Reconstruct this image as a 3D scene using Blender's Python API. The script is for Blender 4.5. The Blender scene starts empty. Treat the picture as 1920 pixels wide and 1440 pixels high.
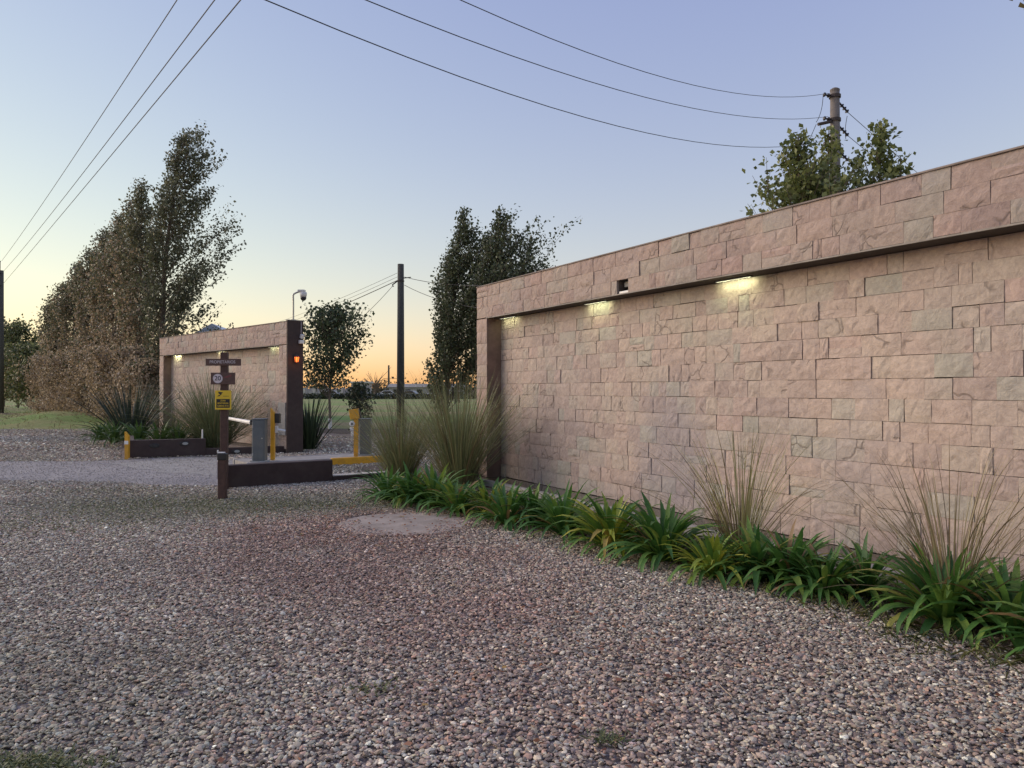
import bpy, bmesh, math, random
import numpy as np
from mathutils import Vector, Matrix, Euler

R = math.radians
random.seed(7)
rng = np.random.default_rng(11)
scene = bpy.context.scene
col = scene.collection

# ------------------------------------------------------------------ camera, sky, sun, exposure
cam = bpy.data.cameras.new('camera'); cam_ob = bpy.data.objects.new('camera', cam); col.objects.link(cam_ob)
cam.sensor_width = 36.0; cam.lens = 36.0 * 1442 / 1920; cam.clip_start = 0.05; cam.clip_end = 6000
CAM_H = 1.6
cam_ob.location = (0, 0, CAM_H)
cam_ob.rotation_euler = (R(90) + math.atan(11 / 1442), 0, 0)
scene.camera = cam_ob

SUN_AZ, SUN_EL = -75.0, 3.0
world = bpy.data.worlds.new('World'); scene.world = world; world.use_nodes = True
wn = world.node_tree; bg = wn.nodes['Background']
sky = wn.nodes.new('ShaderNodeTexSky'); sky.sky_type = 'NISHITA'; sky.sun_disc = False
sky.sun_elevation = R(SUN_EL); sky.sun_rotation = R(SUN_AZ)
sky.air_density = 1.2; sky.dust_density = 0.3; sky.ozone_density = 1.0
sep = wn.nodes.new('ShaderNodeSeparateColor'); comb = wn.nodes.new('ShaderNodeCombineColor')
wn.links.new(sky.outputs[0], sep.inputs[0])
for i_, (gamma_, gain_) in enumerate(((.72, 4.50), (.76, 4.50), (.38, 6.70))):      # film response of the dusk sky
    pw_ = wn.nodes.new('ShaderNodeMath'); pw_.operation = 'POWER'; pw_.inputs[1].default_value = gamma_
    ml_ = wn.nodes.new('ShaderNodeMath'); ml_.operation = 'MULTIPLY'; ml_.inputs[1].default_value = gain_
    wn.links.new(sep.outputs[i_], pw_.inputs[0]); wn.links.new(pw_.outputs[0], ml_.inputs[0]); wn.links.new(ml_.outputs[0], comb.inputs[i_])
wn.links.new(comb.outputs[0], bg.inputs[0]); bg.inputs[1].default_value = 0.1

sun = bpy.data.lights.new('sun', 'SUN'); sun_ob = bpy.data.objects.new('sun', sun); col.objects.link(sun_ob)
sun.energy = 3.0; sun.angle = R(56); sun.color = (1.0, 0.82, 0.67)
az = R(SUN_AZ); el = R(22)
sd = Vector((math.sin(az) * math.cos(el), math.cos(az) * math.cos(el), math.sin(el)))
sun_ob.rotation_euler = sd.to_track_quat('Z', 'Y').to_euler(); sun_ob.location = (-20, 5, 20)

vs = scene.view_settings
vs.view_transform = 'Standard'; vs.look = 'None'; vs.exposure = 0.0; vs.gamma = 1.0; vs.use_curve_mapping = False

# ------------------------------------------------------------------ helpers
def at(px, py, Y):
    """a point at depth Y metres in front of the tripod, seen along a photo direction"""
    return Vector(((px - 960) / 1442 * Y, Y, CAM_H + (731 - py) / 1442 * Y))
def ground_at(px, py, z=0.0):
    Y = (CAM_H - z) * 1442 / (py - 731)
    return Vector(((px - 960) / 1442 * Y, Y, z))

def tag(o, label=None, cat=None, group=None, kind=None):
    if label: o['label'] = label
    if cat: o['category'] = cat
    if group: o['group'] = group
    if kind: o['kind'] = kind
    return o
def empty(name, loc=(0, 0, 0), rz=0.0, label=None, cat=None, group=None):
    o = bpy.data.objects.new(name, None); col.objects.link(o)
    o.location = loc; o.rotation_euler = (0, 0, rz); o.empty_display_size = 0.2
    return tag(o, label, cat, group)
def link(name, me, parent=None, mat=None):
    o = bpy.data.objects.new(name, me); col.objects.link(o)
    if mat is not None and len(me.materials) == 0: me.materials.append(mat)
    if parent is not None: o.parent = parent
    return o
def np_mesh(name, V, F, mat=None, colors=None, smooth=False):
    """V (n,3); F (m,k) or list of faces; colors (n,3) per vertex"""
    me = bpy.data.meshes.new(name)
    if isinstance(F, np.ndarray):
        V = np.asarray(V, np.float32); k = F.shape[1]
        me.vertices.add(len(V)); me.vertices.foreach_set('co', V.ravel())
        me.loops.add(F.size); me.loops.foreach_set('vertex_index', F.ravel().astype(np.int32))
        me.polygons.add(len(F)); me.polygons.foreach_set('loop_start', np.arange(0, F.size, k, dtype=np.int32))
        me.polygons.foreach_set('loop_total', np.full(len(F), k, np.int32))
        me.update(calc_edges=True); me.validate()
    else:
        me.from_pydata([tuple(v) for v in V], [], F); me.update()
    if colors is not None:
        a = me.color_attributes.new('Col', 'FLOAT_COLOR', 'POINT')
        c = np.ones((len(me.vertices), 4), np.float32); c[:, :3] = np.asarray(colors)[:len(me.vertices)]
        a.data.foreach_set('color', c.ravel())
    if smooth: me.polygons.foreach_set('use_smooth', np.ones(len(me.polygons), bool))
    if mat: me.materials.append(mat)
    return me

class MB:
    """collects shapes and links them as ONE mesh object"""
    def __init__(s): s.v = []; s.f = []
    def add(s, V, F):
        o = len(s.v); s.v += [tuple(p) for p in V]; s.f += [tuple(i + o for i in f) for f in F]; return s
    def box(s, c, size, rz=0.0, rot=None):
        M = rot if rot is not None else Matrix.Rotation(rz, 3, 'Z'); c = Vector(c)
        V = [c + M @ Vector((sx * size[0] / 2, sy * size[1] / 2, sz * size[2] / 2)) for sz in (-1, 1) for sy in (-1, 1) for sx in (-1, 1)]
        return s.add(V, [(0, 2, 3, 1), (4, 5, 7, 6), (0, 1, 5, 4), (2, 6, 7, 3), (0, 4, 6, 2), (1, 3, 7, 5)])
    def span(s, a, b):
        a = Vector(a); b = Vector(b); return s.box((a + b) / 2, b - a)
    def tube(s, pts, rad, n=8, cap=True):
        pts = [Vector(p) for p in pts]
        if not hasattr(rad, '__len__'): rad = [rad] * len(pts)
        o = len(s.v); up = None
        for i, p in enumerate(pts):
            d = (pts[min(i + 1, len(pts) - 1)] - pts[max(i - 1, 0)]); d.normalize()
            if up is None: up = Vector((0, 0, 1)) if abs(d.z) < .9 else Vector((1, 0, 0))
            x = d.cross(up); x.normalize(); y = x.cross(d); up = y
            for k in range(n):
                a = 2 * math.pi * k / n; s.v.append(tuple(p + (x * math.cos(a) + y * math.sin(a)) * rad[i]))
        for i in range(len(pts) - 1):
            for k in range(n):
                a = o + i * n + k; b = o + i * n + (k + 1) % n; s.f.append((a, b, b + n, a + n))
        if cap:
            s.f.append(tuple(o + k for k in range(n - 1, -1, -1))); e = o + (len(pts) - 1) * n; s.f.append(tuple(e + k for k in range(n)))
        return s
    def lathe(s, base, prof, n=16, axis='Z'):
        o = len(s.v); base = Vector(base)
        for r, z in prof:
            for k in range(n):
                a = 2 * math.pi * k / n
                p = Vector((r * math.cos(a), r * math.sin(a), z))
                if axis == 'Y': p = Vector((p.x, -p.z, p.y))
                s.v.append(tuple(base + p))
        for i in range(len(prof) - 1):
            for k in range(n):
                a = o + i * n + k; b = o + i * n + (k + 1) % n; s.f.append((a, b, b + n, a + n))
        s.f.append(tuple(o + k for k in range(n - 1, -1, -1))); e = o + (len(prof) - 1) * n; s.f.append(tuple(e + k for k in range(n)))
        return s
    def prism(s, poly, z0, z1):
        n = len(poly)
        return s.add([(x, y, z0) for x, y in poly] + [(x, y, z1) for x, y in poly],
                     [tuple(range(n - 1, -1, -1)), tuple(range(n, 2 * n))] + [(i, (i + 1) % n, (i + 1) % n + n, i + n) for i in range(n)])
    def build(s, name, mat, parent=None, bevel=0.0, smooth=False, loc=None, rz=0.0):
        me = np_mesh(name, s.v, s.f, mat, smooth=smooth)
        bm = bmesh.new(); bm.from_mesh(me); bmesh.ops.recalc_face_normals(bm, faces=bm.faces); bm.to_mesh(me); bm.free()
        o = link(name, me, parent)
        if loc is not None: o.location = loc
        o.rotation_euler.z = rz
        if bevel:
            b = o.modifiers.new('edge', 'BEVEL'); b.width = bevel; b.segments = 2; b.limit_method = 'ANGLE'
        return o

# ------------------------------------------------------------------ materials
def nodes(name):
    m = bpy.data.materials.new(name); m.use_nodes = True; nt = m.node_tree
    return m, nt, nt.nodes['Principled BSDF']
def N(nt, t, **kw):
    n = nt.nodes.new(t)
    for k, v in kw.items(): setattr(n, k, v)
    return n
def noise(nt, scale, detail=5, rough=.6, vec=None, dist=0.0):
    n = N(nt, 'ShaderNodeTexNoise'); n.inputs['Scale'].default_value = scale; n.inputs['Detail'].default_value = detail
    n.inputs['Roughness'].default_value = rough; n.inputs['Distortion'].default_value = dist
    if vec is not None: nt.links.new(vec, n.inputs['Vector'])
    return n.outputs[0]
def ramp(nt, fac, stops):
    r = N(nt, 'ShaderNodeValToRGB'); e = r.color_ramp.elements
    while len(e) < len(stops): e.new(.5)
    for el_, (p, c) in zip(e, stops):
        el_.position = p; el_.color = (*c, 1) if len(c) == 3 else c
    nt.links.new(fac, r.inputs[0]); return r.outputs[0]
def mix(nt, fac, a, b, mode='MIX'):
    n = N(nt, 'ShaderNodeMix', data_type='RGBA', blend_type=mode)
    for s, v in ((n.inputs[0], fac), (n.inputs[6], a), (n.inputs[7], b)):
        if isinstance(v, (int, float)): s.default_value = v
        elif isinstance(v, tuple): s.default_value = (*v, 1) if len(v) == 3 else v
        else: nt.links.new(v, s)
    return n.outputs[2]
def math_(nt, op, a, b=None):
    n = N(nt, 'ShaderNodeMath', operation=op)
    for s, v in zip(n.inputs, (a, b)):
        if v is None: continue
        if isinstance(v, (int, float)): s.default_value = v
        else: nt.links.new(v, s)
    return n.outputs[0]
def bump(nt, p, height, strength=.4, dist=.01):
    b = N(nt, 'ShaderNodeBump'); b.inputs['Strength'].default_value = strength; b.inputs['Distance'].default_value = dist
    nt.links.new(height, b.inputs['Height']); nt.links.new(b.outputs[0], p.inputs['Normal'])
def wpos(nt): return N(nt, 'ShaderNodeNewGeometry').outputs['Position']

def plain(name, c, rough=.6, var=.25, scale=9.0, metal=0.0, bump_s=.15, dirt=None):
    m, nt, p = nodes(name); w = wpos(nt)
    a = noise(nt, scale, 6, .65, w)
    dark = tuple(x * (1 - var) for x in c); light = tuple(min(1, x * (1 + var)) for x in c)
    cc = ramp(nt, a, [(.3, dark), (.7, light)])
    if dirt:
        d = ramp(nt, noise(nt, 2.3, 7, .7, w), [(.48, (0, 0, 0)), (.66, (1, 1, 1))])
        cc = mix(nt, math_(nt, 'MULTIPLY', d, .55), cc, dirt)
    nt.links.new(cc, p.inputs['Base Color']); p.inputs['Roughness'].default_value = rough; p.inputs['Metallic'].default_value = metal
    bump(nt, p, noise(nt, scale * 14, 3, .6, w), bump_s, .004)
    return m

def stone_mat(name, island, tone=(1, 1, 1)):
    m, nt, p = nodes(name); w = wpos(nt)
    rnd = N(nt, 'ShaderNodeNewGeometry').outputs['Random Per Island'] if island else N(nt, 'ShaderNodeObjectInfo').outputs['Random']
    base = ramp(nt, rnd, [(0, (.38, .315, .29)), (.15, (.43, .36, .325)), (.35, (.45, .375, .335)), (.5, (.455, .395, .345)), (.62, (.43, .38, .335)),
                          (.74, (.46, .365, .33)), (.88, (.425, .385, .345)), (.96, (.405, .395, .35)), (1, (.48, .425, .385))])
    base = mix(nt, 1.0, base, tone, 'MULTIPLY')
    off = N(nt, 'ShaderNodeVectorMath', operation='ADD'); nt.links.new(w, off.inputs[0])
    sc = N(nt, 'ShaderNodeVectorMath', operation='SCALE'); sc.inputs[0].default_value = (13, 29, 41); nt.links.new(rnd, sc.inputs['Scale'])
    nt.links.new(sc.outputs[0], off.inputs[1]); wo = off.outputs[0]
    veins = noise(nt, 7, 8, .68, wo, 1.2)
    c = mix(nt, .75, base, ramp(nt, veins, [(.3, (.72, .68, .67)), (.5, (1, .99, .98)), (.72, (1.18, 1.16, 1.12))]), 'MULTIPLY')
    # old grey-violet and green weathering stains with shapes of their own
    st = ramp(nt, noise(nt, .62, 5, .6, w), [(.52, (0, 0, 0)), (.68, (1, 1, 1))])
    c = mix(nt, math_(nt, 'MULTIPLY', st, .55), c, (.35, .325, .335))
    gs = ramp(nt, math_(nt, 'ADD', noise(nt, 1.1, 4, .6, w), math_(nt, 'MULTIPLY', rnd, .25)), [(.7, (0, 0, 0)), (.8, (1, 1, 1))])
    c = mix(nt, math_(nt, 'MULTIPLY', gs, .28), c, (.33, .34, .29))
    sv = N(nt, 'ShaderNodeVectorMath', operation='DISTANCE'); nt.links.new(w, sv.inputs[0]); sv.inputs[1].default_value = (2.05, 9.85, .85)
    sm = ramp(nt, math_(nt, 'ADD', math_(nt, 'MULTIPLY', sv.outputs['Value'], .55), math_(nt, 'MULTIPLY', noise(nt, 1.7, 6, .65, w), .9)), [(.62, (1, 1, 1)), (1.0, (0, 0, 0))])
    c = mix(nt, math_(nt, 'MULTIPLY', sm, .62), c, (.27, .26, .29))
    c = mix(nt, 1.0, c, ramp(nt, noise(nt, .33, 4, .55, w), [(.32, (.86, .86, .90)), (.66, (1.10, 1.06, 1.02))]), 'MULTIPLY')
    fl_ = ramp(nt, noise(nt, 26, 5, .7, wo, .6), [(.3, (.82, .80, .79)), (.7, (1.14, 1.13, 1.11))])
    c = mix(nt, .8, c, fl_, 'MULTIPLY')
    CC = c
    # cleft relief: ridges, flakes and a few cracks
    v = N(nt, 'ShaderNodeTexVoronoi', feature='DISTANCE_TO_EDGE'); v.inputs['Scale'].default_value = 3.6; nt.links.new(wo, v.inputs['Vector'])
    dv = N(nt, 'ShaderNodeVectorMath', operation='ADD'); nt.links.new(wo, dv.inputs[0])
    nn = N(nt, 'ShaderNodeTexNoise'); nn.inputs['Scale'].default_value = 5; nt.links.new(wo, nn.inputs['Vector'])
    ns = N(nt, 'ShaderNodeVectorMath', operation='SCALE'); nt.links.new(nn.outputs['Color'], ns.inputs[0]); ns.inputs['Scale'].default_value = .22
    nt.links.new(ns.outputs[0], dv.inputs[1]); nt.links.new(dv.outputs[0], v.inputs['Vector'])
    crack = math_(nt, 'MINIMUM', math_(nt, 'MULTIPLY', v.outputs['Distance'], 20), 1)
    gate = ramp(nt, noise(nt, 1.9, 2, .5, wo), [(.585, (1, 1, 1)), (.63, (0, 0, 0))])
    crack = math_(nt, 'MAXIMUM', crack, gate)
    c = mix(nt, math_(nt, 'MULTIPLY', math_(nt, 'SUBTRACT', 1, crack), .6), CC, (.12, .095, .08))
    nt.links.new(c, p.inputs['Base Color']); p.inputs['Roughness'].default_value = .85
    h = math_(nt, 'ADD', math_(nt, 'MULTIPLY', noise(nt, 9, 9, .62, wo, 1.5), 1.1), math_(nt, 'MULTIPLY', crack, .5))
    bump(nt, p, h, .75, .015)
    return m

def leaf_mat(name, trans=.3, rough=.5):
    m, nt, p = nodes(name)
    a = N(nt, 'ShaderNodeAttribute', attribute_name='Col'); c = a.outputs['Color']
    nt.links.new(c, p.inputs['Base Color']); p.inputs['Roughness'].default_value = rough
    t = N(nt, 'ShaderNodeBsdfTranslucent'); nt.links.new(c, t.inputs[0])
    mx = N(nt, 'ShaderNodeMixShader'); mx.inputs[0].default_value = trans
    nt.links.new(p.outputs[0], mx.inputs[1]); nt.links.new(t.outputs[0], mx.inputs[2])
    nt.links.new(mx.outputs[0], nt.nodes['Material Output'].inputs[0])
    return m

def strap_mat(name, stops):
    """leaf colour by plant and leaf: each leaf is its own object"""
    m, nt, p = nodes(name)
    rnd = N(nt, 'ShaderNodeObjectInfo').outputs['Random']
    c = ramp(nt, rnd, stops)
    c = mix(nt, .5, c, ramp(nt, noise(nt, 60, 3, .6, wpos(nt)), [(.3, (.6, .6, .6)), (.7, (1.3, 1.3, 1.2))]), 'MULTIPLY')
    nt.links.new(c, p.inputs['Base Color']); p.inputs['Roughness'].default_value = .55
    t = N(nt, 'ShaderNodeBsdfTranslucent'); nt.links.new(c, t.inputs[0])
    mx = N(nt, 'ShaderNodeMixShader'); mx.inputs[0].default_value = .28
    nt.links.new(p.outputs[0], mx.inputs[1]); nt.links.new(t.outputs[0], mx.inputs[2])
    nt.links.new(mx.outputs[0], nt.nodes['Material Output'].inputs[0])
    return m

def emit(name, c, s):
    m, nt, p = nodes(name); p.inputs['Base Color'].default_value = (*c, 1)
    p.inputs['Emission Color'].default_value = (*c, 1); p.inputs['Emission Strength'].default_value = s
    return m

M = {}
M['stone'] = stone_mat('cleft_stone', False)
M['stone_mass'] = stone_mat('cleft_stone_mass', True)
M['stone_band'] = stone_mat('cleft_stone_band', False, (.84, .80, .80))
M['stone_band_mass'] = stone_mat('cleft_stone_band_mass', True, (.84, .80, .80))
M['mortar'] = plain('dark_mortar', (.13, .11, .097), .95, .3, 12, bump_s=.5)
M['plaster'] = plain('pale_plaster', (.55, .53, .48), .8, .12, 5, dirt=(.25, .23, .2))
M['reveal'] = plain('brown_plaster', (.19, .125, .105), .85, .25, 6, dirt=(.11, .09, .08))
M['coping'] = plain('coping_stone', (.24, .20, .18), .9, .3, 4, bump_s=.5, dirt=(.15, .13, .12))
M['soffit_edge'] = plain('soffit_edge', (.30, .275, .245), .85, .25, 5, dirt=(.16, .14, .12))
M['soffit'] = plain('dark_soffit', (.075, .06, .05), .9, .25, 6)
M['brown'] = plain('brown_paint', (.042, .026, .025), .75, .22, 7, bump_s=.25, dirt=(.065, .05, .045))
M['brown_wood'] = plain('brown_stained_wood', (.072, .036, .028), .65, .3, 22, bump_s=.4)
M['brown_board'] = plain('brown_board', (.10, .055, .045), .6, .22, 14)
M['yellow'] = plain('yellow_paint', (.66, .34, .02), .5, .14, 8, dirt=(.30, .17, .05))
M['sign_yellow'] = plain('sign_yellow', (.72, .50, .03), .4, .06, 5)
M['black'] = plain('black_plastic', (.018, .018, .02), .45, .2, 9)
M['white'] = plain('white_paint', (.72, .72, .70), .5, .08, 7, dirt=(.45, .43, .4))
M['grey_metal'] = plain('grey_cabinet_paint', (.105, .125, .135), .45, .15, 6, dirt=(.15, .15, .14))
M['grey_edge'] = plain('light_grey_metal', (.32, .34, .34), .45, .12, 8)
M['concrete'] = plain('concrete', (.31, .30, .28), .9, .2, 5, bump_s=.4, dirt=(.19, .175, .155))
M['pole_concrete'] = plain('pole_concrete', (.17, .15, .135), .9, .22, 6, bump_s=.4, dirt=(.16, .14, .12))
M['pole_wood'] = plain('treated_pole_wood', (.075, .075, .065), .85, .3, 14, bump_s=.5)
M['galv'] = plain('galvanised_steel', (.42, .42, .40), .4, .12, 8, metal=.6)
M['wire'] = plain('wire_black', (.03, .03, .034), .6, .1, 4)
M['rust'] = plain('dark_iron', (.06, .045, .04), .7, .3, 20)
M['bark'] = plain('poplar_bark', (.15, .12, .095), .9, .3, 18, bump_s=.6)
M['leaf'] = leaf_mat('tree_leaf')
M['blade'] = leaf_mat('grass_blade', .22, .55)
M['soil'] = plain('dark_soil', (.075, .055, .042), .98, .4, 7, bump_s=.8)
M['glass'] = plain('dark_glass', (.03, .035, .04), .12, .1, 3)
M['blue_roof'] = plain('blue_grey_roof', (.42, .48, .60), .35, .1, 4)
M['blue_plastic'] = plain('blue_plastic', (.02, .11, .24), .4, .1, 8)
M['grey_wall'] = plain('grey_render', (.34, .33, .34), .85, .12, 1.5)
M['lamp'] = emit('downlight_lens', (1.0, 1.0, .80), .5)
M['lantern_glow'] = emit('lantern_glow', (1.0, .20, .035), 1.9)
M['rubber'] = plain('tyre_rubber', (.02, .02, .02), .9)

# ------------------------------------------------------------------ setting: ground
# wall frame used by the planting and the gravel
F0 = Vector((-.645, 14.04, 0)); UW = Vector((.489, -.872, 0)); UW.normalize(); NW = Vector((-UW.y, UW.x, 0))
RZW = math.atan2(UW.y, UW.x)
def wall_pt(s, off, z=0.0):            # off > 0: in front of the fascia, towards the gravel
    return F0 + UW * s - NW * off + Vector((0, 0, z))
def wall_so(x, y):
    dx = x - F0.x; dy = y - F0.y
    return dx * UW.x + dy * UW.y, -(dx * NW.x + dy * NW.y)

def ground_mat():
    m, nt, p = nodes('gravel_ground'); w = wpos(nt)
    v = N(nt, 'ShaderNodeTexVoronoi'); v.inputs['Scale'].default_value = 42; nt.links.new(w, v.inputs['Vector'])
    c = ramp(nt, N_sep(nt, v.outputs['Color']), [(0, (.10, .084, .072)), (.3, (.18, .152, .132)), (.6, (.25, .215, .19)), (.85, (.31, .27, .235)), (1, (.40, .37, .335))])
    big = noise(nt, .35, 5, .6, w)
    c = mix(nt, 1.0, c, ramp(nt, big, [(.3, (.78, .74, .74)), (.7, (1.1, 1.05, 1.05))]), 'MULTIPLY')
    nt.links.new(c, p.inputs['Base Color']); p.inputs['Roughness'].default_value = .95
    h = math_(nt, 'SUBTRACT', 1, v.outputs['Distance'])
    bump(nt, p, h, .8, .02)
    return m
def N_sep(nt, c):
    s = N(nt, 'ShaderNodeSeparateColor'); nt.links.new(c, s.inputs[0]); return s.outputs[0]
M['ground'] = ground_mat()

g = np_mesh('ground', [(-3000, -300, 0), (3000, -300, 0), (3000, 4500, 0), (-3000, 4500, 0)], [(0, 1, 2, 3)], M['ground'])
tag(link('ground', g), kind='structure')

def lawn_mat():
    m, nt, p = nodes('lawn_grass'); w = wpos(nt)
    st = N(nt, 'ShaderNodeMapping'); st.inputs['Scale'].default_value = (.35, 1, 1); nt.links.new(w, st.inputs[0])
    a = noise(nt, .16, 6, .65, st.outputs[0])
    c = ramp(nt, a, [(.34, (.31, .25, .14)), (.44, (.27, .26, .11)), (.52, (.19, .26, .075)), (.64, (.17, .30, .065))])
    c = mix(nt, .6, c, ramp(nt, noise(nt, 9, 5, .7, w), [(.3, (.6, .6, .6)), (.7, (1.25, 1.25, 1.2))]), 'MULTIPLY')
    nt.links.new(c, p.inputs['Base Color']); p.inputs['Roughness'].default_value = .95
    bump(nt, p, noise(nt, 30, 4, .7, w), .9, .05)
    return m
M['lawn'] = lawn_mat()
edge = [(-300, 36)] + [(x, 31.5 + 1.2 * math.sin(x * .5) + .8 * math.sin(x * 1.3 + 1) - (3.0 if -5 < x < 8 else 0)) for x in np.arange(-60, 40, 1.0)] + [(300, 30)]
poly = edge + [(400, 500), (-400, 500)]
tag(link('lawn', np_mesh('lawn', [(x, y, .006) for x, y in poly], [tuple(range(len(poly)))], M['lawn'])), kind='structure')

# compacted driveway and pale apron in the entrance lane
def drive_mat():
    m, nt, p = nodes('compacted_drive'); w = wpos(nt)
    c = ramp(nt, noise(nt, 26, 6, .75, w), [(.25, (.20, .19, .185)), (.5, (.30, .285, .275)), (.75, (.42, .40, .385))])
    c = mix(nt, .8, c, ramp(nt, noise(nt, .8, 5, .6, w), [(.3, (.8, .8, .84)), (.7, (1.12, 1.1, 1.08))]), 'MULTIPLY')
    nt.links.new(c, p.inputs['Base Color']); p.inputs['Roughness'].default_value = .92
    bump(nt, p, noise(nt, 60, 4, .7, w), .6, .012)
    return m
M['drive'] = drive_mat()
def blob(name, pts, z, mat, jitter=.12, n=6):
    out = []
    for i in range(len(pts)):
        a = Vector((*pts[i], 0)); b = Vector((*pts[(i + 1) % len(pts)], 0))
        for k in range(n):
            q = a.lerp(b, k / n); out.append((q.x + random.uniform(-jitter, jitter), q.y + random.uniform(-jitter, jitter), z))
    o = link(name, np_mesh(name, out, [tuple(range(len(out)))], mat)); tag(o, kind='structure'); return o
DRIVE = [(-30, 12.2), (-12, 13.4), (-8, 13.2), (-5.2, 12.9), (-4.7, 12.75), (-5.3, 15.2), (-6.2, 17.6), (-7.4, 18.4), (-9.2, 17.3), (-12, 17.5), (-30, 19)]
blob('driveway', DRIVE, .004, M['drive'], .18)
blob('concrete_apron', [(-8.6, 16.6), (-6.9, 15.0), (-5.4, 14.3), (-5.2, 15.3), (-6.3, 17.9), (-7.6, 18.3)], .008, M['concrete'], .1)
blob('soil_bed', [(-9.5, 29.6), (-6, 28.0), (-2, 28.3), (1, 29.5), (0, 31.5), (-5, 31.4), (-8.6, 31.6)], .012, M['soil'], .2)

# planting bed between gravel and trough
bed_in = [wall_pt(s, .30) for s in np.arange(-3.0, 13.1, .5)]
bed_out = [wall_pt(s, 1.42 + .12 * math.sin(s * 2.1) + .07 * math.sin(s * 5)) for s in np.arange(13.0, -3.1, -.5)]
bp = [(p.x, p.y, .012) for p in bed_in + bed_out]
tag(link('planting_bed', np_mesh('planting_bed', bp, [tuple(range(len(bp)))], M['soil'])), kind='structure')

# ------------------------------------------------------------------ stone walls
def unit_stone(seed):
    r = random.Random(seed); nx, nz = 4, 3
    V = []; F = []
    xs = [-.5 + i / nx for i in range(nx + 1)]; zs = [-.5 + i / nz for i in range(nz + 1)]
    for j, z in enumerate(zs):
        for i, x in enumerate(xs):
            e = i in (0, nx) or j in (0, nz)
            y = (-.86 + r.uniform(-.08, .06)) if e else (-1 + r.uniform(-.10, .14))
            V.append((x + (0 if e else r.uniform(-.06, .06)), y, z + (0 if e else r.uniform(-.08, .08))))
    idx = lambda i, j: j * (nx + 1) + i
    for j in range(nz):
        for i in range(nx): F.append((idx(i, j), idx(i + 1, j), idx(i + 1, j + 1), idx(i, j + 1)))
    ring = [idx(i, 0) for i in range(nx + 1)] + [idx(nx, j) for j in range(1, nz + 1)] + [idx(i, nz) for i in range(nx - 1, -1, -1)] + [idx(0, j) for j in range(nz - 1, 0, -1)]
    o = len(V)
    for k in ring: V.append((V[k][0], 0, V[k][2]))
    n = len(ring)
    for k in range(n): F.append((ring[k], o + k, o + (k + 1) % n, ring[(k + 1) % n]))
    return V, F
UNIT = [unit_stone(100 + i) for i in range(18)]
UNIT_ME = [np_mesh('stone', v, f, M['stone']) for v, f in UNIT]
UNIT_BAND = [np_mesh('stone', v, f, M['stone_band']) for v, f in UNIT]

def courses(s0, s1, z0, z1, n, r, lo=.16, hi=.46, skip=()):
    """random ashlar: list of (s, z, w, h)"""
    out = []; hs = [r.uniform(.88, 1.12) for _ in range(n)]; q_ = (z1 - z0) / sum(hs); hs = [x * q_ for x in hs]; z = z0
    for k in range(n):
        h = hs[k]; s = s0; first = True
        while s < s1 - 1e-6:
            w = r.uniform(lo, hi) if not first else r.uniform(lo, hi)
            if r.random() < .18: w *= .6
            first = False
            if s1 - (s + w) < .13: w = s1 - s
            hole = False
            for a, b, c, d in skip:
                if k == c and s < b and s + w > a:
                    if s < a - .08: w = a - s
                    else: s = b; hole = True; break
            if hole: continue
            if h > .15 and w > .3 and r.random() < .05:      # a split pair in one course
                q = r.uniform(.42, .58); out.append((s, z, w, h * q)); out.append((s, z + h * q, w, h * (1 - q)))
            else: out.append((s, z, w, h))
            s += w
        z += h
    return out

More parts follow.
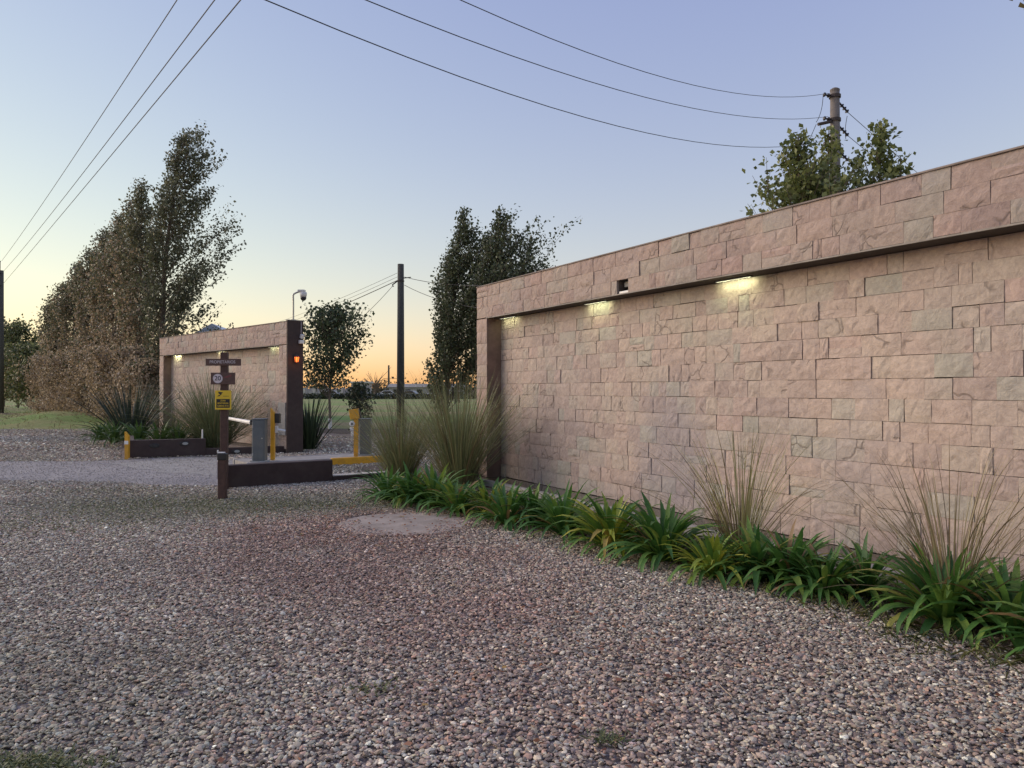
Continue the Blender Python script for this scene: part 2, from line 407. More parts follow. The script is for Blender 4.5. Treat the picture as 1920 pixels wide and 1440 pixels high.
def stone_wall(name, label, base, rz, L, top, soffit, c0, c1, recess, zbase, seed, keep, course, thick, hole=None, end_panel=None, group=None):
    root = empty(name, base, rz, label, 'wall')
    r = random.Random(seed); D = .04; gap = .0055
    # backing: dark mortar bed behind every stone, thick as the wall
    if hole:
        a, b, zl, zh = hole
        MB().span((0, D, soffit + .004), (a, thick, top)).span((b, D, soffit + .004), (L, thick, top)).span((a, D, zh), (b, thick, top)).span((a, .2, soffit + .004), (b, thick, zh)).build('fascia_core', M['mortar'], root)
    else:
        MB().span((0, D, soffit + .004), (L, thick, top)).build('fascia_core', M['mortar'], root)
    MB().span((c0, recess + D, zbase - .1), (c1, thick + .004, soffit + .002)).build('panel_core', M['mortar'], root)
    MB().span((0, D, zbase - .1), (c0 - .03, thick, soffit)).build('column_core', M['mortar'], root)
    if c1 < L - .01: MB().span((c1 + .03, D, zbase - .1), (L, thick, soffit)).build('column_core', M['mortar'], root)
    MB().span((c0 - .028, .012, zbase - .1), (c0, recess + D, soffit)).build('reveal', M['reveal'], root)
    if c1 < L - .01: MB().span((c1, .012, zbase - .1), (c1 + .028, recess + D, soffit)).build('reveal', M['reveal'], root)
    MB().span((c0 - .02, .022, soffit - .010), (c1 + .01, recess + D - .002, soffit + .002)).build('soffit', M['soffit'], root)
    MB().span((c0 - .02, -.002, soffit - .010), (c1 + .01, .021, soffit + .004)).build('soffit_edge', M['soffit_edge'], root)
    MB().span((-.01, -.012, top), (L + .01, thick + .01, top + .018)).build('coping', M['coping'], root, .004)
    # stones: fascia, side columns, recessed panel
    st = []
    nf = 3
    for q in courses(0, L, soffit + .006, top, nf, r, skip=[(hole[0], hole[1], 0, 0)] if hole else ()): st.append((*q, 0.0))
    ncol = round((soffit - zbase) / course)
    for q in courses(0, c0 - .001, zbase, soffit - .014, ncol, r, .14, .4): st.append((*q, 0.0))
    if c1 < L - .01:
        for q in courses(c1 + .001, L, zbase, soffit - .014, ncol, r, .14, .4): st.append((*q, 0.0))
    for q in courses(c0 + .003, c1 - .003, zbase, soffit - .014, ncol, r): st.append((*q, recess))
    Mw = Matrix.Translation(base) @ Matrix.Rotation(rz, 4, 'Z')
    items = []
    for (s, z, w, h, y) in st:
        p = Mw @ Vector((s + w / 2, y, z + h / 2))
        vis = p.y > 2 and abs(p.x / p.y) < .74
        d = p - Vector((0, 0, CAM_H)); nrm = (Mw.to_3x3() @ Vector((0, -1, 0)))
        score = w * h * abs(d.normalized().dot(nrm)) / (p - Vector((0, 0, CAM_H))).length_squared if vis else 0
        items.append((score, s, z, w, h, y))
    items.sort(key=lambda t: -t[0])
    V = []; F = []; FM = []; nv = 0
    for k, (score, s, z, w, h, y) in enumerate(items):
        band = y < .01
        depth = D * (1 + r.uniform(-.10, .16) + (.2 if r.random() < .08 else 0)); u = r.randrange(len(UNIT)); fl = -1 if r.random() < .5 else 1
        cx = s + w / 2; cz = z + h / 2; ww = w - (r.uniform(.007, .012) if r.random() < .24 else r.uniform(.001, .004)); hh = h - (r.uniform(.005, .010) if r.random() < .24 else r.uniform(.001, .003)); cx += r.uniform(-.002, .002); cz += r.uniform(-.002, .002)
        tilt = r.uniform(-.006, .006)
        if k < keep and score > 0:
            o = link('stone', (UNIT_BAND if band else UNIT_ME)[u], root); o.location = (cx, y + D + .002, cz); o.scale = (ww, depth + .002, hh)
            o.rotation_euler = (tilt, tilt * .6, r.uniform(-.008, .008))
            if fl < 0: o.rotation_euler.y += math.pi
        else:
            A = np.array(UNIT[u][0]); A = A * np.array([ww * fl, depth + .002, hh * fl]) + np.array([cx, y + D + .002, cz])
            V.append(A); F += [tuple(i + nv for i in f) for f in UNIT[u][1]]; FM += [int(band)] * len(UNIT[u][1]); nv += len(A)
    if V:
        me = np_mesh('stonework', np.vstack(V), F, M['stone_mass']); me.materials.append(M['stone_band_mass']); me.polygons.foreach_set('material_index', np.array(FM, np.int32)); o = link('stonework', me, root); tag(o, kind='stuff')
    return root

def downlight(root, s, y, z, energy, half=.26):
    f = MB().span((s - half - .02, y - .026, z - .012), (s + half + .02, y + .026, z - .0002)).build('strip_light', M['soffit'], root, .003)
    MB().span((s - half, y - .016, z - .0145), (s + half, y + .016, z - .0122)).build('diffuser', M['lamp'], f)
    l = bpy.data.lights.new('strip_lamp', 'AREA'); l.shape = 'RECTANGLE'; l.size = 2 * half; l.size_y = .03; l.energy = energy; l.color = (.93, 1.0, .58)
    lo = bpy.data.objects.new('strip_lamp', l); col.objects.link(lo); lo.parent = f; lo.location = (s, y, z - .016); lo.rotation_euler = (R(30), 0, 0)

TOP, SOF = 3.46, 2.886
wall = stone_wall('stone_wall', 'long pinkish stone wall with recessed panel and lit soffit, nearest the camera', F0, RZW, 13.0, TOP, SOF, .397, 12.6, .286, .05, 5, 300, .2, .62, hole=(4.20, 4.45, SOF + .004, SOF + .195))
for s, e in ((.80, 1.1), (3.43, 1.9), (6.13, 2.6)): downlight(wall, s, .286 - .085, SOF - .012, e)
MB().span((4.24, .10, SOF + .10), (4.41, .13, SOF + .175)).build('broken_block', M['concrete'], wall, .01)
MB().span((4.22, .03, SOF + .006), (4.42, .09, SOF + .04)).build('junction_box', M['white'], wall, .006)

# far wall at the other side of the gate
LE = Vector((-11.9, 25.95, 0)); AE = Vector((-5.68, 19.41, 0)); UF = (AE - LE).normalized(); NF = Vector((-UF.y, UF.x, 0)); RZF = math.atan2(UF.y, UF.x); LF = (AE - LE).length
far = stone_wall('stone_wall', 'smaller stone wall beyond the barrier ending in a dark brown pillar', LE, RZF, LF, 3.33, 2.755, .36, LF - .43, .25, .1, 9, 300, .2, .40)
MB().span((LF + .002, -.02, 0), (LF + .06, .42, 3.352)).build('end_pillar', M['brown'], far, .008)
MB().span((LF - .02, -.03, 3.352), (LF + .075, .43, 3.375)).build('pillar_cap', M['concrete'], far, .006)
MB().span((LF - .42, -.035, .45), (LF - .03, -.002, 1.28)).build('plaster_patch', M['concrete'], far)
for s, e in ((1.0, 3.2), (4.5, .9), (7.9, .9)): downlight(far, s, .25 - .06, 2.743, e)

# trough along the foot of the near wall
tr = empty('water_trough', F0, RZW, 'low concrete water trough along the foot of the long stone wall', 'trough')
MB().span((.1, -.44, -.05), (12.6, -.34, .10)).build('kerb', M['concrete'], tr, .012)
MB().span((.1, -.34, -.08), (12.6, .33, .016)).build('trough_floor', M['mortar'], tr)
MB().span((.02, -.44, -.05), (.10, -.02, .10)).build('end_kerb', M['concrete'], tr, .012)
def water_mat():
    m, nt, p = nodes('still_water'); p.inputs['Base Color'].default_value = (.045, .042, .032, 1); p.inputs['Roughness'].default_value = .08
    bump(nt, p, noise(nt, 9, 2, .5, wpos(nt)), .05, .01); return m
M['water'] = water_mat()
link('water', np_mesh('water', [(.1, -.34, .045), (12.6, -.34, .045), (12.6, .325, .045), (.1, .325, .045)], [(0, 1, 2, 3)], M['water']), tr)

# ------------------------------------------------------------------ low walls, island, gate
def low_wall(name, label, a, b, step, h0, h1, t=.2):
    """brown low wall from a to b that steps down after 'step' metres"""
    a = Vector(a); b = Vector(b); d = b - a; L = d.length; rz = math.atan2(d.y, d.x)
    root = empty(name, a, rz, label, 'low wall')
    MB().span((0, 0, -.05), (step, t, h0)).build('tall_section', M['brown'], root, .012)
    MB().span((step + .002, .004, -.05), (L, t - .004, h1)).build('low_section', M['brown'], root, .012)
    return root, L
lw, L1 = low_wall('low_wall', 'dark brown low wall beside the sign post, stepping down near the grasses', (-4.61, 12.47, 0), (-2.2, 14.05, 0), 1.77, .375, .09)
MB().span((1.78, .003, .09), (L1, .19, .105)).build('coping', M['plaster'], lw, .004)
pw, L2 = low_wall('low_wall', 'dark brown planter wall with recessed lights in front of the smaller stone wall', (-9.0, 17.9, 0), (-5.38, 19.72, 0), 1.75, .42, .17)
MB().span((0, .2, -.05), (.2, 2.2, .415)).build('return_section', M['brown'], pw, .012)
for s, z, m in ((.62, .28, 'black'), (1.27, .31, 'white'), (2.45, .08, 'white')):
    f = MB().lathe((s, -.001, z), [(.11, -.004), (.11, .008), (.095, .014)], 20, 'Y').build('recessed_light', M['black'], pw); f.scale = (1, 1, .5); f.location.z = z * .5
    MB().lathe((s + .02, -.010, z + .005), [(.07, 0), (.065, .008)], 14, 'Y').build('lens', M['grey_edge'] if m == 'white' else M['glass'], f)
MB().tube([(1.68, .1, .4), (1.68, .1, .64)], [.02, .014], 8).build('vent_pipe', M['white'], pw)

IA = Vector((-5.25, 15.25, 0)); IB = Vector((-2.8, 16.92, 0)); du = (IB - IA); LI = du.length; RZI = math.atan2(du.y, du.x)
isl = empty('traffic_island', IA, RZI, 'narrow kerbed island carrying the barrier cabinets, kerb painted yellow', 'kerb island')
MB().span((1.75, 0, -.05), (LI, .12, .155)).build('yellow_kerb', M['yellow'], isl, .02)
MB().span((0, 0, -.05), (1.748, .12, .153)).build('kerb', M['concrete'], isl, .02)
MB().span((.02, .122, -.05), (LI - .02, .98, .145)).build('island_top', M['concrete'], isl)
MB().span((0, .982, -.05), (LI, 1.1, .155)).build('back_kerb', M['concrete'], isl, .02)
MB().span((LI + .002, .02, -.05), (LI + .1, 1.08, .15)).build('nose_kerb', M['concrete'], isl, .02)
def on_island(s, t, z=.153): return IA + du.normalized() * s + Vector((-du.y, du.x, 0)).normalized() * t + Vector((0, 0, z))

def barrier(loc, rz, label, h, arm=None):
    root = empty('barrier_gate', loc, rz, label, 'barrier', 'barrier cabinets on the island')
    MB().span((-.17, -.14, 0), (.17, .14, .02)).build('base_plate', M['grey_edge'], root, .004)
    MB().span((-.125, -.12, .02), (.125, .12, h - .02)).build('cabinet', M['grey_metal'], root, .012)
    MB().span((-.137, -.13, h - .018), (.137, .13, h + .01)).build('lid', M['grey_metal'], root, .012)
    MB().span((-.133, -.10, .05), (-.1255, .10, h - .06)).build('door', M['grey_edge'], root, .003)
    MB().span((-.10, -.1245, .07), (.10, -.1205, h - .10)).build('front_panel', M['grey_metal'], root, .003)
    MB().lathe((.07, -.1245, h * .55), [(.014, 0), (.014, .006)], 10, 'Y').build('lock', M['galv'], root)
    for zz in (.12, h - .18): MB().span((-.118, -.131, zz), (-.102, -.1205, zz + .06)).build('hinge', M['grey_edge'], root, .002)
    for bx_ in (-.15, .15): MB().lathe((bx_, -.12, .02), [(.012, 0), (.01, .012)], 6).build('bolt', M['galv'], root)
    MB().span((-.15, -.02, h - .1), (-.126, .02, h - .05)).build('motor_hub', M['black'], root, .006)
    if arm:
        a = MB().tube([(-.17, 0, h - .075), arm], [.042, .034], 8).build('arm', M['white'], root)
        MB().box((-.16, 0, h - .075), (.06, .09, .1)).build('arm_clamp', M['black'], a, .008)
    return root
bl = on_island(.31, .20); rzb = R(4)
end = Vector((-6.75, 18.25, .93)); loc_end = Matrix.Rotation(-rzb, 3, 'Z') @ (end - bl)
barrier(bl, rzb, 'grey barrier cabinet with a white arm, beside the sign post', .86, loc_end)
barrier(on_island(2.74, .50), R(3), 'grey barrier cabinet half hidden by the tall grass', .80)

def post(name, loc, label, h, w=.075, rz=0, group='yellow posts at the gate'):
    root = empty(name, loc, rz, label, 'post', group)
    MB().span((-w / 2, -w / 2, 0), (w / 2, w / 2, h)).build('shaft', M['yellow'], root, .006)
    MB().add([(-w / 2, -w / 2, h + .001), (w / 2, -w / 2, h + .001), (w / 2, w / 2, h + .001), (-w / 2, w / 2, h + .001), (-w / 2, -w / 2, h + .10), (-w / 2, w / 2, h + .10)],
             [(0, 1, 2, 3), (0, 4, 1), (3, 2, 5), (0, 3, 5, 4), (1, 4, 5, 2)]).build('slanted_tip', M['yellow'], root)
    return root
p1 = post('bollard', (-8.86, 17.72, 0), 'short yellow post at the left end of the planter wall', .54, .085)
MB().span((-.046, -.048, .35), (.046, -.0435, .43)).build('reflector', M['white'], p1)
p2 = post('access_post', on_island(.62, .36), 'tall yellow post right beside the grey cabinet with the white arm', .98, .08)
MB().span((.042, -.02, .76), (.14, .09, .96)).build('card_reader', M['black'], p2, .01)
MB().span((.042, -.01, .56), (.10, .05, .70)).build('junction_box', M['white'], p2, .008)
MB().tube([(.05, .02, .63), (.24, .06, .59)], .03, 10).build('light_tube', M['white'], p2)
MB().span((-.075, -.03, .03), (-.042, .02, .12)).build('socket', M['white'], p2, .004)
p3 = post('intercom_post', on_island(2.38, .20), 'tall yellow intercom post standing on the yellow kerb', .86, .085)
MB().box((-.03, -.02, .92), (.2, .12, .22), rot=Matrix.Rotation(R(-9), 3, 'Y')).build('intercom_head', M['yellow'], p3, .012)
MB().box((.06, .03, .93), (.06, .10, .2), rot=Matrix.Rotation(R(-20), 3, 'Y')).build('head_side', M['rust'], p3, .01)
MB().lathe((-.075, -.05, .71), [(.06, 0), (.06, .02), (.035, .03)], 16, 'Y').build('speaker', M['white'], p3)
MB().lathe((-.075, -.082, .71), [(.028, 0), (.02, .008)], 12, 'Y').build('lens', M['grey_metal'], p3)
MB().span((-.13, -.05, .56), (-.045, .0, .63)).build('camera', M['white'], p3, .01)
MB().span((-.105, -.04, .44), (-.045, .0, .55)).build('bracket_box', M['white'], p3, .01)
MB().lathe((-.14, -.03, .585), [(.02, 0), (.022, .03)], 10, 'Y').build('camera_lens', M['black'], p3)

# ------------------------------------------------------------------ sign post
def text(name, body, size, mat, parent, loc, rot=(R(90), 0, 0), width=None):
    c = bpy.data.curves.new(name, 'FONT'); c.body = body; c.size = size; c.align_x = 'CENTER'; c.align_y = 'CENTER'; c.extrude = .0008; c.offset = size * .012
    c.materials.append(mat); o = bpy.data.objects.new(name, c); col.objects.link(o); o.parent = parent; o.location = loc; o.rotation_euler = rot
    if width:
        bpy.context.view_layer.update(); k = width / max(o.dimensions.x, 1e-4)
    me = bpy.data.meshes.new_from_object(o); bpy.data.objects.remove(o)
    o = link(name, me, parent, mat); o.location = loc; o.rotation_euler = rot
    if width: o.scale = (k, 1, 1)
    return o
M['letter'] = plain('sign_lettering', (.5, .45, .47), .5, .05)
M['pink_white'] = plain('faded_white', (.70, .62, .64), .5, .05)
M['dark_letter'] = plain('dark_lettering', (.03, .03, .05), .5, .05)
M['sign_red'] = plain('faded_red', (.19, .055, .055), .6, .2)
sp = empty('sign_post', (-4.60, 12.30, 0), R(3), 'brown wooden sign post with name board, speed disc and yellow camera notice', 'sign post')
MB().span((-.055, -.04, -.1), (.055, .05, 2.2)).build('post', M['brown_wood'], sp, .008)
b1 = MB().span((-.275, -.066, 1.985), (.275, -.042, 2.095)).build('name_board', M['brown_board'], sp, .005)
text('lettering', 'PROPIETARIOS', .066, M['letter'], b1, (-.01, -.068, 2.042), width=.40)
b2 = MB().span((-.195, -.066, 1.685), (.185, -.042, 1.875)).build('speed_board', M['brown_board'], sp, .005)
d = MB().lathe((-.082, -.066, 1.78), [(.076, 0), (.076, .004)], 28, 'Y').build('speed_disc', M['pink_white'], b2)
ring = MB()
for k in range(28):
    a0 = 2 * math.pi * k / 28; a1 = 2 * math.pi * (k + 1) / 28
    ring.add([(-.082 + r_ * math.cos(a), -.0712, 1.78 + r_ * math.sin(a)) for a in (a0, a1) for r_ in (.066, .076)], [(0, 1, 3, 2)])
ring.build('disc_rim', M['letter'], b2)
text('numerals', '20', .1, M['dark_letter'], b2, (-.082, -.0725, 1.782), width=.10)
MB().add([(.0, -.0685, 1.80), (.13, -.0685, 1.845), (.13, -.0685, 1.815), (.05, -.0685, 1.79), (.0, -.0685, 1.80)][:4], [(0, 3, 2, 1)]).build('red_arrow', M['sign_red'], b2)
b3 = MB().span((-.125, -.064, 1.285), (.125, -.042, 1.59)).build('notice_plate', M['sign_yellow'], sp, .004)
MB().span((-.105, -.0655, 1.315), (.105, -.0642, 1.455)).build('black_panel', M['black'], b3)
for k, (t_, w_) in enumerate((('ZONA', .085), ('MONITOREADA', .17), ('CAMARAS 24 HS', .175))):
    text('lettering', t_, .038, M['sign_yellow'], b3, (0, -.0672, 1.428 - k * .042), width=w_)
MB().add([(-.075, -.0655, 1.572), (.0, -.0655, 1.56), (-.035, -.0655, 1.528), (-.07, -.0655, 1.54)], [(0, 3, 2, 1)]).add([(-.095, -.0655, 1.497), (-.06, -.0655, 1.497), (-.02, -.0655, 1.532), (-.03, -.0655, 1.538)], [(0, 1, 2, 3)]).build('camera_symbol', M['black'], b3)
MB().span((.0, -.0655, 1.497), (.09, -.0648, 1.503)).build('rule', M['black'], b3)
sb = empty('short_post', (-4.23, 11.25, 0), R(2), 'short dark brown post with black cap in front of the sign post', 'post')
MB().span((-.055, -.05, -.05), (.055, .05, .58)).build('shaft', M['brown_wood'], sb, .008)
MB().span((-.064, -.059, .575), (.064, .059, .675)).build('cap_box', M['black'], sb, .012)
MB().span((-.062, -.05, .677), (.035, .02, .692)).span((-.065, -.05, .677), (-.048, -.03, .725)).build('white_bracket', M['white'], sb, .003)
MB().span((-.064, -.055, .30), (-.0555, -.02, .56)).build('conduit', M['letter'], sb)

# ------------------------------------------------------------------ things on the far pillar
def far_pt(s, y, z): return LE + UF * s + NF * y + Vector((0, 0, z))
cm = empty('camera_mast', far_pt(LF - .02, .18, 3.376), 0, 'surveillance dome camera on a bent steel mast atop the brown pillar', 'security camera')
MB().lathe((0, 0, 0), [(.075, 0), (.075, .012), (.035, .02)], 14).build('base_flange', M['galv'], cm)
MB().tube([(0, 0, .01), (0, 0, .40), (-.005, 0, .62), (.01, 0, .66), (.06, 0, .69), (.17, 0, .73)], .022, 10).build('mast', M['galv'], cm)
hd = MB().span((.12, -.07, .71), (.30, .07, .77)).build('bracket', M['white'], cm, .012)
MB().lathe((.255, 0, .58), [(.07, .0), (.088, .05), (.088, .12), (.05, .14)], 18).build('housing', M['white'], cm, smooth=True)
MB().lathe((.255, 0, .49), [(.02, .0), (.055, .02), (.075, .06), (.076, .095)], 18).build('dome', M['black'], cm, smooth=True)
ln = empty('wall_lantern', far_pt(LF + .062, .20, 2.29), RZF, 'small lit orange lantern on the brown pillar', 'lantern')
MB().span((.0, -.05, .02), (.012, .05, .22)).build('back_plate', M['rust'], ln)
MB().lathe((.075, 0, .17), [(.085, 0), (.05, .04), (.015, .07)], 6).build('roof', M['rust'], ln)
MB().lathe((.075, 0, .0), [(.03, 0), (.05, .012)], 6).build('base', M['rust'], ln)
gl = MB().lathe((.075, 0, .014), [(.046, 0), (.072, .15)], 6).build('glass', M['lantern_glow'], ln)
for k in range(6):
    a = math.pi * k / 3; MB().tube([(.075 + .05 * math.cos(a), .05 * math.sin(a), .012), (.075 + .077 * math.cos(a), .077 * math.sin(a), .17)], .011, 5).build('bar', M['rust'], ln)
pl = bpy.data.lights.new('lantern_lamp', 'POINT'); pl.energy = 1.2; pl.color = (1, .35, .1); pl.shadow_soft_size = .05
plo = bpy.data.objects.new('lantern_lamp', pl); col.objects.link(plo); plo.parent = ln; plo.location = (.22, 0, .08)
ln.scale = (.85, .85, .85)
fl = empty('floodlight', far_pt(LF + .062, .36, 2.84), RZF, 'small white floodlight near the top of the brown pillar', 'floodlight')
MB().box((.04, 0, .12), (.08, .09, .10), rot=Matrix.Rotation(R(20), 3, 'Y')).build('head', M['white'], fl, .01)
MB().box((.04, -.02, -.02), (.09, .12, .09)).build('sensor', M['white'], fl, .012)
MB().tube([(.01, -.01, .16), (.012, -.01, .50)], .008, 6).build('conduit', M['letter'], fl)

# ------------------------------------------------------------------ poles and wires
def curve_wire(name, pts, r, label, group=None, mat='wire'):
    o = MB().tube(pts, r, 5).build(name, M[mat]); return tag(o, label, 'wire', group)
def quad_wire(A, d, c, L, n=40):
    return [(A[0] + d[0] * t, A[1] + d[1] * t, c[0] * t * t + c[1] * t + c[2]) for t in np.linspace(0, L, n)]
def sag_wire(a, b, sag, n=30):
    a = Vector(a); b = Vector(b); return [tuple(a.lerp(b, t) - Vector((0, 0, 4 * sag * t * (1 - t)))) for t in np.linspace(0, 1, n)]

RP = Vector((6.4, 15.2, 0))
rp = empty('utility_pole', RP, 0, 'grey concrete utility pole rising behind the long stone wall', 'utility pole')
MB().tube([(0, 0, -.2), (0, 0, 3.5), (0, 0, 7.5)], [.14, .115, .088], 18).build('shaft', M['pole_concrete'], rp, smooth=True)
MB().lathe((0, 0, 7.5), [(.09, 0), (.095, .05), (.05, .08)], 12).build('cap', M['pole_concrete'], rp)
def insulator(root, p, d, n=3, L=.22):
    d = Vector(d).normalized(); p = Vector(p); mb = MB().tube([p, p + d * L], .018, 8)
    for k in range(n):
        q = p + d * (L * (.3 + .6 * k / max(1, n - 1))); mb.tube([q - d * .018, q, q + d * .018], [.022, .045, .022], 10)
    return mb.build('insulator', M['black'], root)
for z in (7.42, 6.95, 6.45):
    MB().lathe((0, 0, z - .035), [(.112, 0), (.112, .06)], 16).build('clamp_band', M['rust'], rp)
    insulator(rp, (-.10, -.02, z), (-.8, -.35, .0), 2, .17)
    insulator(rp, (.10, .03, z - .12), (.75, .45, -.45), 3, .30)
MB().tube([(-.1, -.05, 6.9), (-.38, -.12, 6.82)], .032, 8).build('arm', M['rust'], rp)
for k, c in enumerate(((.0126, -.3593, 7.44), (.0101, -.3203, 6.98), (.012, -.3305, 6.52))):
    curve_wire('power_wire', quad_wire((6.22, 15.1), (-.625, -.781), c, 26), .0045, ('uppermost', 'middle', 'lowest')[k] + ' of three wires sweeping left from the concrete pole behind the wall', 'wires from the concrete pole')
for k, z in enumerate((7.17, 6.70, 6.20)):
    curve_wire('power_wire', sag_wire((6.72, 15.37, z), (36, 45, z - .3), .9), .006, ('uppermost', 'middle', 'lowest')[k] + ' of three wires descending right from the concrete pole', 'wires beyond the concrete pole')
for k, (a, b) in enumerate((((-.27, -.09, 7.42), (-.42, -.12, 6.86)), ((.33, .2, 7.1), (.28, .15, 6.62)), ((-.42, -.12, 6.82), (-.62, -.1, 6.3)))):
    a = Vector(a) + RP; b = Vector(b) + RP; m_ = (a + b) / 2 + Vector((.06 if k == 0 else -.05, 0, -.08))
    pts = [a * (1 - t) ** 2 + m_ * 2 * t * (1 - t) + b * t * t for t in np.linspace(0, 1, 10)]
    curve_wire('jumper_wire', [tuple(q) for q in pts], .006, ('jumper wire looping left of the concrete pole top', 'jumper wire right of the concrete pole', 'jumper wire running down left into the tree by the pole')[k])

LPO = Vector((-29.55, 44.4, 0))
lp = empty('utility_pole', LPO, 0, 'dark utility pole cut by the left edge of the photo', 'utility pole')
MB().tube([(0, 0, -.2), (0, 0, 8.5)], [.2, .15], 14).build('shaft', M['pole_wood'], lp, smooth=True)
MB().tube([(-.05, 0, 8.3), (-.05, 0, 9.05)], .03, 8).build('pin', M['rust'], lp)
for z in (8.98, 8.33, 7.6): insulator(lp, (.02, -.12, z), (.6, -.8, 0), 2, .2)
for k, c in enumerate(((.0003, -.0435, 9.05), (.0003, -.0454, 8.33), (.00005, -.0282, 7.62))):
    curve_wire('power_wire', quad_wire((-29.5, 44.4), (.6, -.8), c, 75, 50), .008, ('leftmost', 'middle', 'rightmost')[k] + ' of three wires rising from the pole at the left edge', 'wires from the left pole')

MP = Vector((-4.78, 33, 0))
mp = empty('utility_pole', MP, 0, 'dark wooden utility pole standing on the lawn behind the barrier', 'utility pole')
MB().tube([(0, 0, -.2), (0, 0, 2.4), (0, 0, 7.0)], [.175, .16, .135], 16).build('shaft', M['pole_wood'], mp, smooth=True)
MB().lathe((0, 0, 6.25), [(.155, 0), (.155, .05)], 14).build('clamp_band', M['rust'], mp)
MB().tube([(-.12, -.03, 6.28), (-.34, -.1, 6.1), (-.3, -.1, 6.02)], .03, 6).build('bracket', M['rust'], mp)
MB().tube([(.12, 0, 6.4), (.45, -.05, 6.43)], .022, 6).build('arm', M['rust'], mp)
far_pole = Vector((-36, 80, 0))
for k, (z0, z1, sag, r, lb) in enumerate(((6.62, 6.9, 1.1, .008, 'upper thin wire running left from the wooden pole on the lawn'), (6.45, 6.2, 1.0, .008, 'second thin wire running left from the wooden pole on the lawn'),
                                          (6.30, 5.3, .9, .018, 'thick twisted cable running left from the wooden pole on the lawn'))):
    curve_wire('cable', sag_wire(MP + Vector((-.15, 0, z0)), far_pole + Vector((0, 0, z1)), sag), r, lb, 'cables of the wooden pole')
curve_wire('cable', sag_wire(MP + Vector((-.33, -.1, 6.05)), (-9.6, 36.5, 3.4), .35), .010, 'slack cable dropping from the wooden pole behind the young tree', 'cables of the wooden pole')
for k, (z0, z1, sag, lb) in enumerate(((6.45, 5.6, 1.0, 'cable running right from the wooden pole into the poplars'), (6.1, 5.2, 1.5, 'lower slack cable looping right from the wooden pole'))):
    curve_wire('cable', sag_wire(MP + Vector((.16, 0, z0)), RP + Vector((-.1, .1, z1)), sag), .012, lb, 'cables of the wooden pole')
fp = empty('utility_pole', far_pole, 0, 'distant wooden pole hidden behind the tall poplars', 'utility pole')
MB().tube([(0, 0, -.2), (0, 0, 7.4)], [.18, .13], 10).build('shaft', M['pole_wood'], fp, smooth=True)
MB().tube([(-.7, 0, 6.9), (.7, 0, 6.9)], .05, 6).build('crossarm', M['pole_wood'], fp)

# ------------------------------------------------------------------ trees
def tubes_np(lines, nside=5):
    """lines: list of (pts (k,3), radii (k))"""
    V = []; F = []; nv = 0
    for pts, rad in lines:
        pts = np.asarray(pts, float); k = len(pts)
        d = np.gradient(pts, axis=0); d /= np.linalg.norm(d, axis=1)[:, None] + 1e-9
        ref = np.where(np.abs(d[:, 2:3]) < .9, np.array([[0, 0, 1.]]), np.array([[1., 0, 0]]))
        x = np.cross(d, ref); x /= np.linalg.norm(x, axis=1)[:, None] + 1e-9; y = np.cross(d, x)
        a = np.arange(nside) * 2 * np.pi / nside
        ring = pts[:, None] + (x[:, None] * np.cos(a)[None, :, None] + y[:, None] * np.sin(a)[None, :, None]) * np.asarray(rad)[:, None, None]
        V.append(ring.reshape(-1, 3))
        i = np.arange(k - 1)[:, None] * nside; j = np.arange(nside)[None, :]; j2 = (j + 1) % nside
        F.append((np.stack([i + j, i + j2, i + j2 + nside, i + j + nside], -1).reshape(-1, 4)) + nv); nv += k * nside
    return np.vstack(V), np.vstack(F)

def leaves_np(P, size, r, col_lo, col_hi, hang=.0, aspect=.75):
    """one pointed leaf (folded kite) per point"""
    n = len(P); s = size * r.uniform(.6, 1.35, n)[:, None]
    d = r.normal(size=(n, 3)); d[:, 2] -= hang; d /= np.linalg.norm(d, axis=1)[:, None]
    q = r.normal(size=(n, 3)); x = np.cross(d, q); x /= np.linalg.norm(x, axis=1)[:, None] + 1e-9
    nrm = np.cross(d, x)
    b = P - d * s * .5; t = P + d * s * .5; m = P - d * s * .08
    l = m + x * s * aspect * .5 + nrm * s * .10; rr = m - x * s * aspect * .5 + nrm * s * .10
    V = np.stack([b, rr, t, l], 1).reshape(-1, 3); F = np.arange(n * 4).reshape(-1, 4)
    f = r.random(n)[:, None] ** 1.2; C = col_lo + (col_hi - col_lo) * f
    return V, F, C

